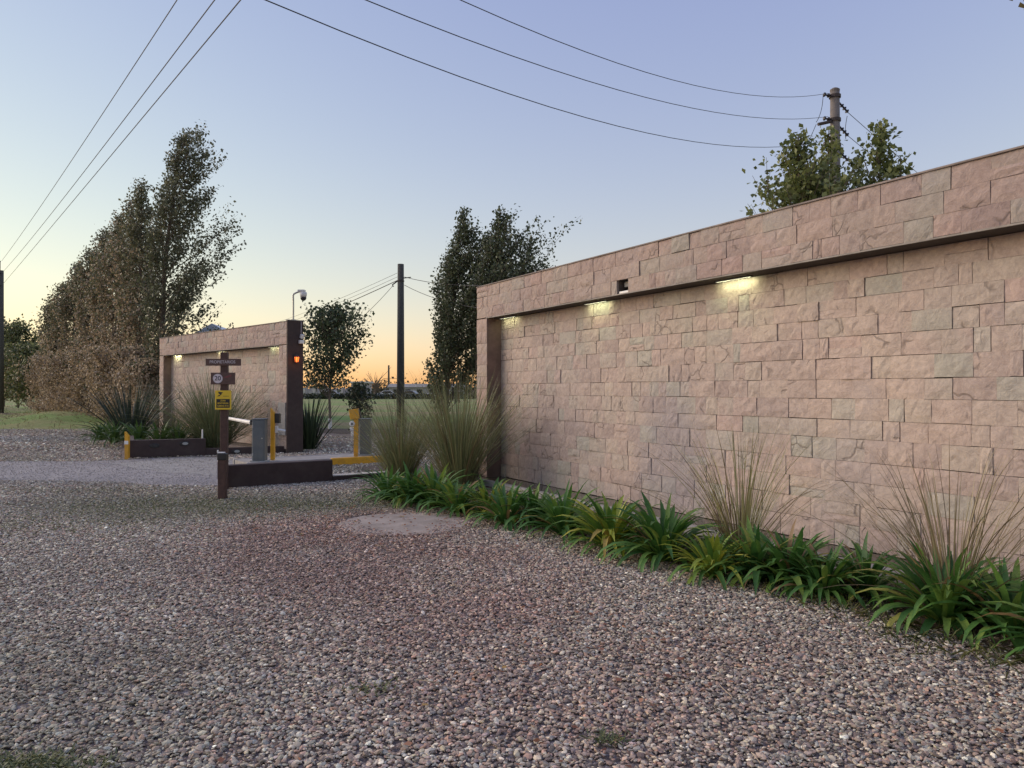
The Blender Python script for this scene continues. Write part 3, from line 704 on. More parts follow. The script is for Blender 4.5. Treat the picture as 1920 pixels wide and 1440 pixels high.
def poplar(name, label, base, h, rad, lean=(0, 0), wind=(.0, 0), nb=55, leaf=.085, dens=26, prof=None, crown0=.08, up=1.15, lo=(.040, .052, .024), hi=(.105, .125, .06),
           dry=0.0, dry_h=.6, seed=1, group=None, cat='tree', twigs=4, trunk_r=.012, white_base=None, multi=1, jit=1.0, bias=0.0):
    r = np.random.default_rng(seed); root = empty(name, base, 0, label, cat, group)
    prof = prof or (lambda f: (f / .3) ** .7 if f < .3 else max(.06, ((1 - f) / .7) ** .8))
    lines = []; P = []; W = []
    trunks = []
    for m_ in range(multi):
        k = 9; t = np.linspace(0, 1, k); a = r.uniform(0, 6.28); spread = (0 if multi == 1 else rad * .55)
        hh = h * (1 if m_ == 0 else r.uniform(.72, .95))
        tp = np.stack([lean[0] * t ** 1.7 + math.cos(a) * spread * t ** .8 + r.normal(0, .012 * h, k) * t * (1 - t) * 2, lean[1] * t ** 1.7 + math.sin(a) * spread * t ** .8 + r.normal(0, .012 * h, k) * t * (1 - t) * 2, hh * t], 1)
        trunks.append(tp); lines.append((tp, np.maximum(.008, trunk_r * h * (1 - t) ** .8 + .006)))
    for i in range(nb):
        tp = trunks[i % multi]; f = crown0 + (.985 - crown0) * (i + r.random()) / nb
        idx = f * (len(tp) - 1); i0 = int(idx); i0 = min(i0, len(tp) - 2); p0 = tp[i0] + (tp[i0 + 1] - tp[i0]) * (idx - i0)
        a = r.uniform(0, 2 * math.pi); L = rad * prof(f) * r.uniform(.55, 1.4) * (1 + bias * math.cos(a)) / max(1, multi ** .3)
        e = up * r.uniform(.7, 1.25)
        if crown0 < .03 and f < .2: e *= r.uniform(.1, .8)
        L = min(L, (h * 1.0 - p0[2]) / (e + .2) + .12)
        d = np.array([math.cos(a), math.sin(a), e]); k = 5; t = np.linspace(0, 1, k)[:, None]
        bp_ = p0 + d * L * t + np.array([wind[0], wind[1], .15]) * L * t ** 2 + r.normal(0, .05 * L, (k, 3)) * t
        lines.append((bp_, np.linspace(max(.006, .011 * L + .006), .004, k)))
        segs = [(bp_, L, .35)]
        for q in range(twigs):
            u = r.uniform(.25, .95); j = u * (k - 1); j0 = min(int(j), k - 2); q0 = bp_[j0] + (bp_[j0 + 1] - bp_[j0]) * (j - j0)
            a2 = a + r.normal(0, .9); d2 = np.array([math.cos(a2), math.sin(a2), e * r.uniform(.5, 1.4)]); L2 = L * r.uniform(.22, .5); L2 = min(L2, (h * 1.02 - q0[2]) / (abs(d2[2]) + .1) + .08)
            tw = q0 + d2 * L2 * np.linspace(0, 1, 4)[:, None] + np.array([wind[0], wind[1], .1]) * L2 * np.linspace(0, 1, 4)[:, None] ** 2
            lines.append((tw, np.linspace(.006, .003, 4))); segs.append((tw, L2, .15))
        for pts, Ls, u0 in segs:
            ln_ = np.linalg.norm(np.diff(pts, axis=0), axis=1).sum(); n = max(3, int(dens * ln_ * r.uniform(.5, 1.3)))
            u = u0 + (1 - u0) * r.random(n) ** .8; j = u * (len(pts) - 1); j0 = np.minimum(j.astype(int), len(pts) - 2)
            q = pts[j0] + (pts[j0 + 1] - pts[j0]) * (j - j0)[:, None]
            P.append(q + r.normal(0, leaf * 1.15 * jit, (n, 3)))
    P = np.vstack(P)
    V, F = tubes_np(lines, 5); link('trunk', np_mesh('trunk', V, F, M['bark'], smooth=True), root)
    V, F, C = leaves_np(P, leaf, r, np.array(lo), np.array(hi), .3)
    if dry > 0:
        hz = P[:, 2] / h; pr = np.clip(dry * (1.15 - hz / dry_h), 0, dry); isd = r.random(len(P)) < pr
        bc = np.array([.27, .215, .15]) + r.random((len(P), 1)) * np.array([.22, .17, .115])
        Cv = np.where(isd[:, None], bc, C)
    else: Cv = C
    link('crown', np_mesh('crown', V, F, M['leaf'], np.repeat(Cv, 4, axis=0)), root)
    if white_base:
        MB().tube([(0, 0, .0), (0, 0, white_base)], [.085, .075], 12).build('painted_base', M['white'], root)
    return root

def px_base(px, Y): return Vector(((px - 960) / 1442 * Y, Y, 0))
# poplar windbreak on the left, each tree its own
row = [(296, 32.0, 336, 250, 1.9), (262, 34.5, 264, 340, 1.35), (236, 36.0, 246, 372, 1.3), (212, 37.6, 222, 402, 1.35), (186, 39.5, 196, 432, 1.35),
       (160, 41.5, 166, 470, 1.3), (136, 43.8, 142, 496, 1.3), (112, 46.5, 118, 535, 1.3), (90, 49.5, 92, 575, 1.2)]
ordn = ['tallest wind-bent poplar with a dark open crown behind the stone wall', 'slim poplar just left of the tallest one', 'third poplar in the windbreak counted from the tallest', 'fourth poplar in the windbreak counted from the tallest',
        'fifth poplar in the windbreak counted from the tallest', 'sixth poplar in the windbreak counted from the tallest', 'seventh poplar in the windbreak counted from the tallest', 'eighth poplar in the windbreak, second from its low end', 'lowest poplar at the far end of the windbreak']
for i, (bx, Y, tx, ty, rad) in enumerate(row):
    b = px_base(bx, Y); h = CAM_H + (731 - ty) / 1442 * Y; leanx = (tx - bx) / 1442 * Y
    if i == 0:
        poplar('poplar_tree', ordn[i], b, h, 1.15, (leanx + .1, 0), (.55, 0), bias=.35, nb=170, leaf=.115, dens=25, crown0=.08, up=1.6, dry=.55, dry_h=.35, seed=20, group='poplar windbreak', twigs=5, jit=.85,
               lo=(.07, .08, .045), hi=(.19, .205, .12), prof=lambda f: 1.0 if f < .6 else max(.16, ((1 - f) / .4) ** .8))
    else:
        poplar('poplar_tree', ordn[i], b, h, .66, (leanx, 0), (.12, 0), nb=130, leaf=.12, dens=32, crown0=.015, up=1.9, dry=.93, dry_h=1.0 if i > 1 else .7, seed=20 + i, group='poplar windbreak', twigs=4, jit=1.0,
               lo=(.09, .098, .055), hi=(.22, .225, .13), prof=lambda f: 1.0 if f < .6 else max(.14, ((1 - f) / .4) ** .7))
for i, (bx, Y, ty, lb) in enumerate(((58, 57, 655, 'low green tree beyond the far end of the windbreak'), (34, 60, 612, 'bushy green tree between the left pole and the windbreak'), (8, 64, 640, 'green tree behind the pole at the left edge'))):
    poplar('tree', lb, px_base(bx, Y), CAM_H + (731 - ty) / 1442 * Y, 1.5, (0, 0), (.1, 0), nb=90, leaf=.2, dens=20, crown0=.03, up=1.1, seed=60 + i, dry=.25, dry_h=.8, group='trees far left', lo=(.08, .10, .045), hi=(.20, .22, .10), prof=lambda f: 1.0 if f < .6 else max(.2, ((1 - f) / .4) ** .6))
# dry brush filling the foot of the windbreak
for i, (bx, Y, hh, rr) in enumerate(((278, 31.5, 2.6, .95), (252, 33.0, 3.2, 1.0), (222, 35.0, 3.3, 1.05), (194, 37.0, 3.4, 1.1), (166, 39.5, 3.4, 1.1), (138, 42.0, 3.4, 1.15), (112, 45.0, 3.4, 1.2), (86, 48.0, 3.4, 1.2))):
    poplar('brush', ('dry tan brush at the foot of the tallest poplar', 'second dry tan brush from the tallest poplar', 'third dry tan brush from the tallest poplar', 'fourth dry tan brush from the tallest poplar', 'fifth dry tan brush from the tallest poplar', 'sixth dry tan brush from the tallest poplar', 'seventh dry tan brush from the tallest poplar', 'dry tan brush at the low end of the windbreak')[i],
           px_base(bx, Y), hh, rr, (.05, 0), (.1, 0), nb=90, leaf=.11, dens=30, crown0=.0, up=1.1, dry=1.0, dry_h=3.0, seed=140 + i, group='brush under the windbreak', cat='shrub', twigs=4, trunk_r=.008, prof=lambda f: 1.0 if f < .6 else max(.3, ((1 - f) / .4) ** .6))
# poplars behind the near wall
PL = dict(leaf=.112, group='poplars behind the near wall', lo=(.055, .072, .038), hi=(.15, .178, .09), jit=.85, bias=.22)
b = px_base(836, 30)
poplar('poplar_tree', 'full dark poplar standing just left of the long stone wall', b, CAM_H + (731 - 396) / 1442 * 30, 1.22, (.65, 0), (.5, 0), nb=190, dens=30, crown0=.04, up=1.35, seed=81, prof=lambda f: 1.05 if f < .4 else max(.09, 1.05 * ((1 - f) / .6) ** 1.05), **PL)
b = px_base(896, 29)
poplar('poplar_tree', 'wind-bent poplar rising behind the left end of the long wall', b, CAM_H + (731 - 393) / 1442 * 29, 1.1, (.85, 0), (.8, 0), nb=150, dens=26, crown0=.2, up=1.5, seed=82, prof=lambda f: .9 if f < .5 else max(.09, .9 * ((1 - f) / .5) ** 1.0), **PL)
b = px_base(955, 29.5)
poplar('poplar_tree', 'lower leaning poplar whose tip shows above the long wall', b, CAM_H + (731 - 458) / 1442 * 29.5, .8, (.8, 0), (.8, 0), nb=90, dens=26, crown0=.3, up=1.3, seed=83, **PL)
# leafy trees by the concrete pole
for i, (px, ty, Y, rad, sd_, nb, lb) in enumerate(((1498, 252, 13.6, .62, 90, 120, 'broad leafy tree left of the concrete pole behind the wall'), (1556, 238, 14.2, .36, 91, 80, 'narrow leafy tree in front of the concrete pole'), (1652, 224, 13.4, .40, 92, 95, 'pointed leafy tree right of the concrete pole behind the wall'), (1612, 285, 13.9, .36, 94, 60, 'low leafy tree just right of the concrete pole'), (1690, 292, 13.2, .28, 93, 50, 'small leafy shoot lowest at the right of the pole trees'))):
    poplar('leafy_tree', lb, px_base(px, Y), CAM_H + (731 - ty) / 1442 * Y, rad, (.0, 0), (.05, 0), nb=nb, leaf=.10, dens=29, crown0=.35, up=1.3, seed=sd_, group='leafy trees by the pole', lo=(.11, .14, .045), hi=(.28, .31, .11), twigs=4, jit=.8,
           prof=lambda f: 1.15 if f < .6 else max(.10, 1.15 * ((1 - f) / .4) ** 1.0))
# young tree with whitewashed foot on the lawn edge
poplar('young_tree', 'young tree with whitewashed trunk foot growing beyond the gate', Vector((-7.38, 31.2, .02)), 4.9, 1.0, (.1, 0), (.1, 0), nb=105, leaf=.13, dens=17, crown0=.24, up=1.1, seed=96, jit=.8, lo=(.045, .07, .034), hi=(.125, .165, .08), white_base=.42, trunk_r=.012,
       prof=lambda f: 1.0 if f < .6 else max(.2, ((1 - f) / .4) ** .8))
poplar('sapling', 'small dark bushy sapling behind the intercom post', Vector((-5.35, 27, .01)), 1.75, .42, (0, 0), (.05, 0), nb=40, leaf=.10, dens=26, crown0=.15, up=1.2, seed=97, lo=(.02, .035, .018), hi=(.05, .075, .04), trunk_r=.016)
# branch overhanging the top right corner, from a tree beyond the frame
ot = empty('overhanging_tree', Vector((6.4, 6.6, 0)), 0, 'tree whose leafy branch tip hangs into the top right corner', 'tree')
r_ = np.random.default_rng(12); tipv = np.array([4.10, 6.0, 4.70]) - np.array([6.4, 6.6, 0])
lines = [(np.array([[0, 0, 0], [.03, 0, 2.2], [-.05, .02, 4.2], [0, 0, 6.0]]), [.14, .11, .08, .03])]; LPn = []
for k in range(14):
    t = np.linspace(0, 1, 6)[:, None]
    if k == 0: p0, p1 = np.array([-.05, .02, 3.9]), tipv
    else: p0 = np.array([0, 0, r_.uniform(3.4, 5.9)]); aa_ = r_.uniform(-1.2, 1.2); p1 = p0 + np.array([math.cos(aa_), math.sin(aa_), .5]) * r_.uniform(.8, 1.5)
    pl__ = p0 + (p1 - p0) * t + np.array([0, 0, .22]) * np.sin(t * np.pi); lines.append((pl__, np.linspace(.035, .006, 6)))
    m_ = 130 if k == 0 else 90; u = 1 - r_.random(m_) ** 1.5 * .45; LPn.append(p0 + (p1 - p0) * u[:, None] + np.array([0, 0, .22]) * np.sin(u * np.pi)[:, None] + r_.normal(0, .05, (m_, 3)))
V, F = tubes_np(lines, 6); link('trunk', np_mesh('trunk', V, F, M['bark'], smooth=True), ot)
V, F, C = leaves_np(np.vstack(LPn), .085, r_, np.array([.09, .08, .03]), np.array([.24, .19, .08]), .3); link('crown', np_mesh('crown', V, F, M['leaf'], np.repeat(C, 4, axis=0)), ot)
# bare bush at the horizon
bb = empty('bare_tree', Vector((-33, 185, 0)), 0, 'leafless distant tree at the orange horizon left of the wooden pole', 'tree')
r_ = np.random.default_rng(5); lines = [(np.array([[0, 0, 0], [0, 0, 1.5], [.2, 0, 3.0]]), [.25, .2, .15])]
for i in range(70):
    a = r_.uniform(0, 6.28); e = r_.uniform(.4, 1.6); L = r_.uniform(2.0, 5.2); p0 = np.array([0, 0, r_.uniform(1.0, 3.0)]); t = np.linspace(0, 1, 5)[:, None]
    lines.append((p0 + np.array([math.cos(a), math.sin(a) * .6, e * .7]) * L * .8 * t + r_.normal(0, .12, (5, 3)) * t, np.linspace(.07, .03, 5)))
V, F = tubes_np(lines, 4); link('branches', np_mesh('branches', V, F, M['bark']), bb)

# ------------------------------------------------------------------ strap-leaved plants (agapanthus), each leaf a part
def strap(seed, L, w, el0, droop, seg=6):
    r = random.Random(seed); x = 0; z = 0; a = el0; V = []; F = []
    for i in range(seg + 1):
        t = i / seg; ww = w * (.55 + .9 * t if t < .4 else .91 + .09 * 1 if t < .55 else max(.06, 1.0 * ((1 - t) / .45) ** .62)) * .5
        V += [(x, -ww, z + ww * .35), (x, 0, z), (x, ww, z + ww * .35)]
        x += math.cos(a) * L / seg; z += math.sin(a) * L / seg; a -= droop / seg * (.5 + 1.1 * t)
    for i in range(seg):
        k = i * 3; F += [(k, k + 1, k + 4, k + 3), (k + 1, k + 2, k + 5, k + 4)]
    return V, F
M['strap_green'] = strap_mat('agapanthus_green', [(0, (.04, .12, .028)), (.4, (.07, .18, .038)), (.75, (.115, .235, .046)), (.92, (.19, .29, .055)), (.955, (.34, .33, .08)), (.96, (.26, .17, .08)), (1, (.30, .20, .10))])
M['strap_yellow'] = strap_mat('agapanthus_yellowing', [(0, (.06, .15, .03)), (.35, (.11, .22, .036)), (.62, (.21, .31, .045)), (.86, (.38, .42, .055)), (.97, (.46, .44, .07)), (1, (.42, .30, .08))])
STRAP = {}
for key in ('strap_green', 'strap_yellow'):
    STRAP[key] = []
    for i in range(14):
        f = i / 13; v, fc = strap(i, random.uniform(.92, 1.08), random.uniform(.070, .092), R(82 - 52 * f + random.uniform(-4, 4)), R(55 + 90 * f + random.uniform(-12, 12)))
        me = np_mesh('leaf', v, fc, M[key], smooth=True); STRAP[key].append(me)
def agapanthus(loc, label, n, size, key='strap_green', seed=0, z=.01, tw=0, sep=True, group='strap-leaved plants in the bed'):
    r = random.Random(seed); root = empty('agapanthus', Vector((loc[0], loc[1], z)), 0, label, 'plant', group)
    V = []; F = []; nv = 0
    for k in range(n):
        f = (k + r.random()) / n; i = min(13, int(14 * f)); a = k * 2.39996 + r.uniform(-.35, .35); sc_ = size * r.uniform(.78, 1.12) * (.92 + .16 * math.sin(f * 3.1))
        rad = size * r.uniform(.02, .13) * (.4 + f); kx = math.cos(a) * rad; ky = math.sin(a) * rad
        if sep:
            o = link('leaf', STRAP[key][i], root); o.location = (kx, ky, 0); o.rotation_euler = (r.uniform(-.22, .22), 0, a + r.uniform(-.2, .2)); o.scale = (sc_, sc_ * r.uniform(.8, 1.25), sc_)
        else:
            Mx = Matrix.Translation((kx, ky, 0)) @ Euler((r.uniform(-.2, .2), 0, a)).to_matrix().to_4x4() @ Matrix.Scale(sc_, 4)
            me = STRAP[key][i]; V += [tuple(Mx @ v.co) for v in me.vertices]; F += [tuple(q + nv for q in p.vertices) for p in me.polygons]; nv = len(V)
    if not sep:
        c = np.array([.03, .075, .02]) + rng.random((len(V) // 21, 1)) * np.array([.06, .09, .02]); link('foliage', np_mesh('foliage', V, F, M['blade'], np.repeat(c, 21, axis=0)), root)
    return root
AG = [(728, 938, .50, 40, 'g', 'leftmost strap-leaved plant of the bed, below the first grass clump'), (772, 945, .52, 44, 'g', 'second strap-leaved plant from the left end of the bed'), (815, 950, .55, 50, 'g', 'strap-leaved plant under the taller grass clump beside the wall end'), (858, 962, .48, 40, 'g', 'small dark strap-leaved plant next to the round concrete lid'),
      (918, 968, .50, 44, 'y', 'yellowing strap-leaved plant right at the near end of the trough'), (950, 985, .50, 40, 'g', 'strap-leaved plant just right of the first yellowing one'), (1005, 985, .50, 44, 'g', 'dark strap-leaved plant set back between the first two yellowing ones'), (1058, 1004, .54, 48, 'g', 'spreading green strap-leaved plant left of the bright yellowing one'),
      (1148, 1030, .56, 62, 'y', 'brightest yellowing strap-leaved plant in the middle of the bed'), (1245, 1052, .56, 60, 'g', 'dark green strap-leaved plant right of the brightest yellowing one'), (1335, 1082, .50, 46, 'y', 'yellow-green strap-leaved plant left of the first wiry grass'), (1420, 1088, .52, 50, 'g', 'strap-leaved plant directly below the first wiry grass'), (1480, 1098, .54, 54, 'g', 'tall strap-leaved plant right of the first wiry grass'),
      (1545, 1118, .46, 46, 'g', 'small strap-leaved plant just left of the upright dark one'), (1622, 1118, .48, 40, 'g', 'upright dark strap-leaved plant between the two wiry grasses'), (1770, 1168, .60, 64, 'g', 'largest strap-leaved plant, in front of the second wiry grass'), (1900, 1196, .54, 46, 'g', 'dark strap-leaved plant cut by the right edge'), (2040, 1250, .54, 40, 'g', 'strap-leaved plant just outside the right edge')]
for i, (px, py, size, n, k, lb) in enumerate(AG):
    q = ground_at(px, py)
    agapanthus((q.x, q.y), lb, int(n * 2.0), size * (1.18 if i < 10 else 1.03), 'strap_yellow' if k == 'y' else 'strap_green', 300 + i)
for i, (px, Y, size, lb) in enumerate(((215, 21.6, .75, 'leafy green plant at the left of the far planter'), (262, 20.6, .8, 'second leafy green plant in the far planter'), (300, 20.0, .8, 'bright leafy plant in the middle of the far planter'), (335, 19.8, .75, 'bright leafy plant beside the far grass clump'), (190, 22.6, .7, 'leafy plant at the far left corner of the planter'))):
    q = px_base(px, Y); agapanthus((q.x, q.y), lb, 60, size, 'strap_green', 400 + i, .12, sep=False, group='plants in the far planter')

# ------------------------------------------------------------------ grasses
def grass_clump(name, label, loc, n, h, spread, w, lo, hi, seed, curve=.8, base_r=.12, cat='grass clump', group=None, dead=.0, wind=(0, 0), z=0.0, seg=6, kink=0.0):
    r = np.random.default_rng(seed); a = r.uniform(0, 2 * np.pi, n); f = r.random(n) ** .75
    L = h * r.uniform(.62, 1.12, n) * (1 + .25 * f); e0 = np.radians(88 - f * spread * r.uniform(.5, 1.1, n)); cv = np.radians(r.uniform(10, 65, n) * curve * (.4 + f))
    br = base_r * np.sqrt(r.random(n)); P = np.stack([br * np.cos(a), br * np.sin(a), np.zeros(n)], 1); V = np.zeros((n, seg + 1, 2, 3)); ang = e0.copy(); aa = a + r.normal(0, .25, n)
    side = np.stack([-np.sin(aa), np.cos(aa), np.zeros(n)], 1); tw = r.normal(0, .5, n)[:, None]; side = side + np.array([[0, 0, 1]]) * tw; side /= np.linalg.norm(side, axis=1)[:, None]
    ww = w * r.uniform(.6, 1.4, n)
    for i in range(seg + 1):
        t = i / seg; wd = ww * (1 - t) ** .6 * .5 + .0006
        V[:, i, 0] = P - side * wd[:, None]; V[:, i, 1] = P + side * wd[:, None]
        dv = np.stack([np.cos(ang) * np.cos(aa), np.cos(ang) * np.sin(aa), np.sin(ang)], 1)
        P = P + dv * (L / seg)[:, None] + np.array([[wind[0], wind[1], 0]]) * (L / seg * t)[:, None]; ang = ang - cv / seg * (.4 + 1.4 * t) + (r.normal(0, kink, n) if kink else 0)
    V = V.reshape(-1, 3); b_ = np.arange(n)[:, None] * (seg + 1) * 2; i = np.arange(seg)[None, :] * 2
    F = np.stack([b_ + i, b_ + i + 1, b_ + i + 3, b_ + i + 2], -1).reshape(-1, 4)
    C = np.array(lo) + (np.array(hi) - np.array(lo)) * r.random((n, 1)); dm = r.random(n) < dead; C[dm] = np.array([.22, .165, .09]) * r.uniform(.7, 1.2, (dm.sum(), 1))
    root = empty(name, (loc[0], loc[1], z), 0, label, cat, group)
    o = link('blades', np_mesh('blades', V, F, M['blade'], np.repeat(C, (seg + 1) * 2, axis=0)), root); o['kind'] = 'stuff'
    m = MB().lathe((0, 0, -.02), [(base_r * 1.1, 0), (base_r * .9, .06), (base_r * .3, .10)], 9).build('crown', M['soil'], root)
    return root
GL, GH = (.12, .15, .065), (.31, .33, .165)
q = px_base(752, 13.7); grass_clump('pampas_grass', 'first tall grass clump, in front of the far grey cabinet', (q.x, q.y), 820, 1.40, 44, .0095, GL, GH, 1, .8, .2, dead=.14, group='tall grass clumps by the gate')
q = px_base(862, 12.75); grass_clump('pampas_grass', 'taller grass clump leaning against the end of the long wall', (q.x, q.y), 1000, 1.75, 46, .010, GL, GH, 2, .75, .22, dead=.16, group='tall grass clumps by the gate')
q = px_base(402, 20.2); grass_clump('pampas_grass', 'large rounded grass clump in front of the smaller stone wall', (q.x, q.y), 1200, 1.95, 64, .013, (.07, .10, .045), (.22, .25, .125), 3, .95, .3, dead=.1, group='tall grass clumps by the gate', z=.1)
q = px_base(1388, 7.2); grass_clump('wiry_grass', 'sparse wiry grass standing against the middle of the long wall', (q.x, q.y), 175, 1.18, 46, .0105, (.20, .205, .085), (.44, .41, .20), 4, .8, .1, dead=.3, group='wiry grasses by the long wall', kink=.05)
q = px_base(1785, 5.5); grass_clump('wiry_grass', 'sparse brownish wiry grass at the right end of the long wall', (q.x, q.y), 190, 1.15, 64, .0095, (.19, .165, .085), (.40, .34, .20), 6, .8, .11, dead=.45, group='wiry grasses by the long wall', kink=.07)
q = px_base(246, 23.6); grass_clump('flax_plant', 'dark blue-green flax plant left of the smaller stone wall', (q.x, q.y), 170, 1.85, 62, .055, (.018, .032, .024), (.05, .075, .055), 7, .45, .25, cat='plant', z=.05, seg=5)
q = px_base(580, 20.6); grass_clump('flax_plant', 'dark green flax plant growing against the back of the brown pillar', (q.x, q.y), 120, 1.42, 42, .05, (.02, .038, .018), (.055, .085, .035), 8, .55, .16, cat='plant', seg=5)
q = px_base(320, 24.0); grass_clump('shrub', 'pale twiggy shrub at the foot of the lit wall corner', (q.x, q.y), 260, .95, 70, .02, (.06, .06, .035), (.15, .14, .08), 9, .7, .2, cat='shrub', z=.05)

# ------------------------------------------------------------------ gravel: real pebbles on the ground (one mass)
def pebble(seed):
    bm = bmesh.new(); bmesh.ops.create_icosphere(bm, subdivisions=1, radius=1); r = random.Random(seed)
    for v in bm.verts:
        d = v.co.normalized(); v.co = Vector((d.x * 1.0, d.y * (.72 + .1 * r.random()), d.z * .38)) * r.uniform(.72, 1.2)
    me = bpy.data.meshes.new('pebble'); bm.to_mesh(me); bm.free(); me.materials.append(M['pebble']); return me
def pebble_mat():
    m, nt, p = nodes('pebble'); a = N(nt, 'ShaderNodeAttribute', attribute_name='pcol', attribute_type='INSTANCER')
    c = mix(nt, .5, a.outputs['Color'], ramp(nt, noise(nt, 90, 4, .7, wpos(nt)), [(.3, (.62, .62, .62)), (.7, (1.3, 1.3, 1.3))]), 'MULTIPLY')
    nt.links.new(c, p.inputs['Base Color']); p.inputs['Roughness'].default_value = .8; return m
M['pebble'] = pebble_mat()
pcoll = bpy.data.collections.new('pebble_shapes')
for i in range(6):
    o = bpy.data.objects.new('pebble', pebble(i)); pcoll.objects.link(o)

def in_poly(x, y, poly):
    c = np.zeros(len(x), bool); n = len(poly); j = n - 1
    for i in range(n):
        xi, yi = poly[i][:2]; xj, yj = poly[j][:2]
        c ^= ((yi > y) != (yj > y)) & (x < (xj - xi) * (y - yi) / (yj - yi + 1e-12) + xi); j = i
    return c
def vnoise(x, y, s, seed=0):
    """smooth value noise"""
    r = np.random.default_rng(seed); G = r.random((64, 64)); u = x * s + 500; v = y * s + 500; i = np.floor(u).astype(int); j = np.floor(v).astype(int)
    fu = u - i; fv = v - j; fu = fu * fu * (3 - 2 * fu); fv = fv * fv * (3 - 2 * fv)
    g_ = lambda a, b: G[a % 64, b % 64]
    return (g_(i, j) * (1 - fu) + g_(i + 1, j) * fu) * (1 - fv) + (g_(i, j + 1) * (1 - fu) + g_(i + 1, j + 1) * fu) * fv
LID = Vector((-1.29, 9.2, 0)); LID_R = .78
gx = []; gy = []; gs = []
for y0, y1, dens, size in ((1.8, 5.0, 3700, .0115), (5.0, 7.5, 3300, .0117), (7.5, 10.5, 2700, .0122), (10.5, 14, 1700, .0142), (14, 20, 600, .018), (20, 33, 170, .026)):
    xm = .84 * y1 + .6; n = int(dens * 2 * xm * (y1 - y0)); x = rng.uniform(-xm, xm, n); y = rng.uniform(y0, y1, n)
    k = np.abs(x) < .80 * y + .6; gx.append(x[k]); gy.append(y[k]); gs.append(np.full(k.sum(), size))
gx = np.concatenate(gx); gy = np.concatenate(gy); gs = np.concatenate(gs)
s_, o_ = wall_so(gx, gy); keep = np.ones(len(gx), bool)
keep &= ~((s_ > -.2) & (o_ < .46)); 
bed_edge = 1.42 + .12 * np.sin(s_ * 2.1) + .07 * np.sin(s_ * 5); inb = (s_ > -3) & (s_ < 13) & (o_ > .3) & (o_ < bed_edge - .05); keep &= ~(inb & (rng.random(len(gx)) > .12 * np.exp(-(bed_edge - o_) * 5) * 8))
dl = np.hypot(gx - LID.x, (gy - LID.y)) / LID_R; dl = dl + .8 * (vnoise(gx, gy, 2.6, 51) - .42) + .35 * (vnoise(gx, gy, 7, 52) - .5); keep &= ~((dl < 1.0) & (rng.random(len(gx)) > np.clip((dl - .80) * 2.6, 0.012, 1)))
ind = in_poly(gx + .5 * vnoise(gx, gy, 1.5, 40) - .25, gy + .9 * vnoise(gx, gy, 1.1, 41) - .45, DRIVE); keep &= ~(ind & (rng.random(len(gx)) < .45)); gs = np.where(ind, gs * .5, gs)
ix = (gx - IA.x) * du.x / LI + (gy - IA.y) * du.y / LI; iy = -(gx - IA.x) * du.y / LI + (gy - IA.y) * du.x / LI
keep &= ~((ix > -.1) & (ix < LI + .15) & (iy > -.03) & (iy < 1.15))
keep &= ~((gy > 27.5 + 1.5 * np.sin(gx * .4)) & (gx > -12))
lo_ = (gx - LE.x) * UF.x + (gy - LE.y) * UF.y; lt = (gx - LE.x) * NF.x + (gy - LE.y) * NF.y; keep &= ~((lo_ > -.2) & (lo_ < LF + .1) & (lt > -.05) & (lt < .6))
pa = Vector((-9.0, 17.9)); pb = Vector((-5.38, 19.72)); pdn = (pb - pa).normalized(); pl_ = (gx - pa.x) * pdn.x + (gy - pa.y) * pdn.y; pt_ = -(gx - pa.x) * pdn.y + (gy - pa.y) * pdn.x; keep &= ~((pl_ > -.1) & (pt_ > -.02) & (gy < 27) & (lt < .2))
gx, gy, gs, ind = gx[keep], gy[keep], gs[keep], ind[keep]; n = len(gx)
pal = np.array([(.30, .225, .20), (.36, .30, .27), (.21, .15, .14), (.44, .385, .35), (.25, .235, .24), (.30, .19, .165), (.15, .125, .12), (.37, .315, .255), (.55, .52, .49), (.24, .185, .195)])
pk = rng.choice(10, n, p=[.18, .15, .16, .07, .12, .09, .11, .06, .012, .048]); pc = pal[pk] * np.exp(rng.normal(.44, .26, (n, 1))) * np.array([[1.0, 1.07, .90]])
big = vnoise(gx, gy, .45, 3)[:, None]; pc = pc * (.78 + .42 * big); wx = gx + 1.4 * (vnoise(gx, gy, .7, 60) - .5); wy = gy + 1.4 * (vnoise(gx, gy, .7, 61) - .5)
red = np.exp(-(((wx + 1.7) / 1.9) ** 2 + ((wy - 8.6) / 1.9) ** 2)) + .8 * np.exp(-(((wx + .9) / 1.1) ** 2 + ((wy - 6.0) / 1.6) ** 2)) + .55 * np.exp(-(((wx - .5) / 1.3) ** 2 + ((wy - 4.4) / .8) ** 2))
red = np.clip(red * (.55 + .9 * vnoise(gx, gy, 1.6, 8)), 0, 1)[:, None]; pc = pc * (1 - red * np.array([[.22, .36, .36]]))
grey = np.clip((vnoise(gx, gy, .28, 9) - .42) * 2.5, 0, 1)[:, None] * np.clip((-.6 - gx) / 2, 0, 1)[:, None]; pc = pc * (1 - grey * .5) + pc.mean(1, keepdims=True) * np.array([[1.0, 1.0, .95]]) * grey * .5
moss = np.clip((vnoise(gx, gy, .45, 12) - .52) * 3 + np.exp(-((gx + 4.6) ** 2 / 5 + (gy - 10.2) ** 2 / 1.6)) - .2, 0, 1)[:, None] * .5; pc = pc * (1 - moss) + np.array([[.16, .165, .10]]) * moss
pc = np.where(ind[:, None], pc * .4 + np.array([[.30, .285, .28]]) * .6, pc)
gme = bpy.data.meshes.new('gravel'); gme.vertices.add(n)
hz = rng.uniform(.0, .65, n) * gs + .05 * gs
gme.vertices.foreach_set('co', np.stack([gx, gy, hz + .006], 1).astype(np.float32).ravel())
a = gme.attributes.new('prot', 'FLOAT_VECTOR', 'POINT'); a.data.foreach_set('vector', np.stack([rng.normal(0, .25, n), rng.normal(0, .25, n), rng.uniform(0, 6.28, n)], 1).astype(np.float32).ravel())
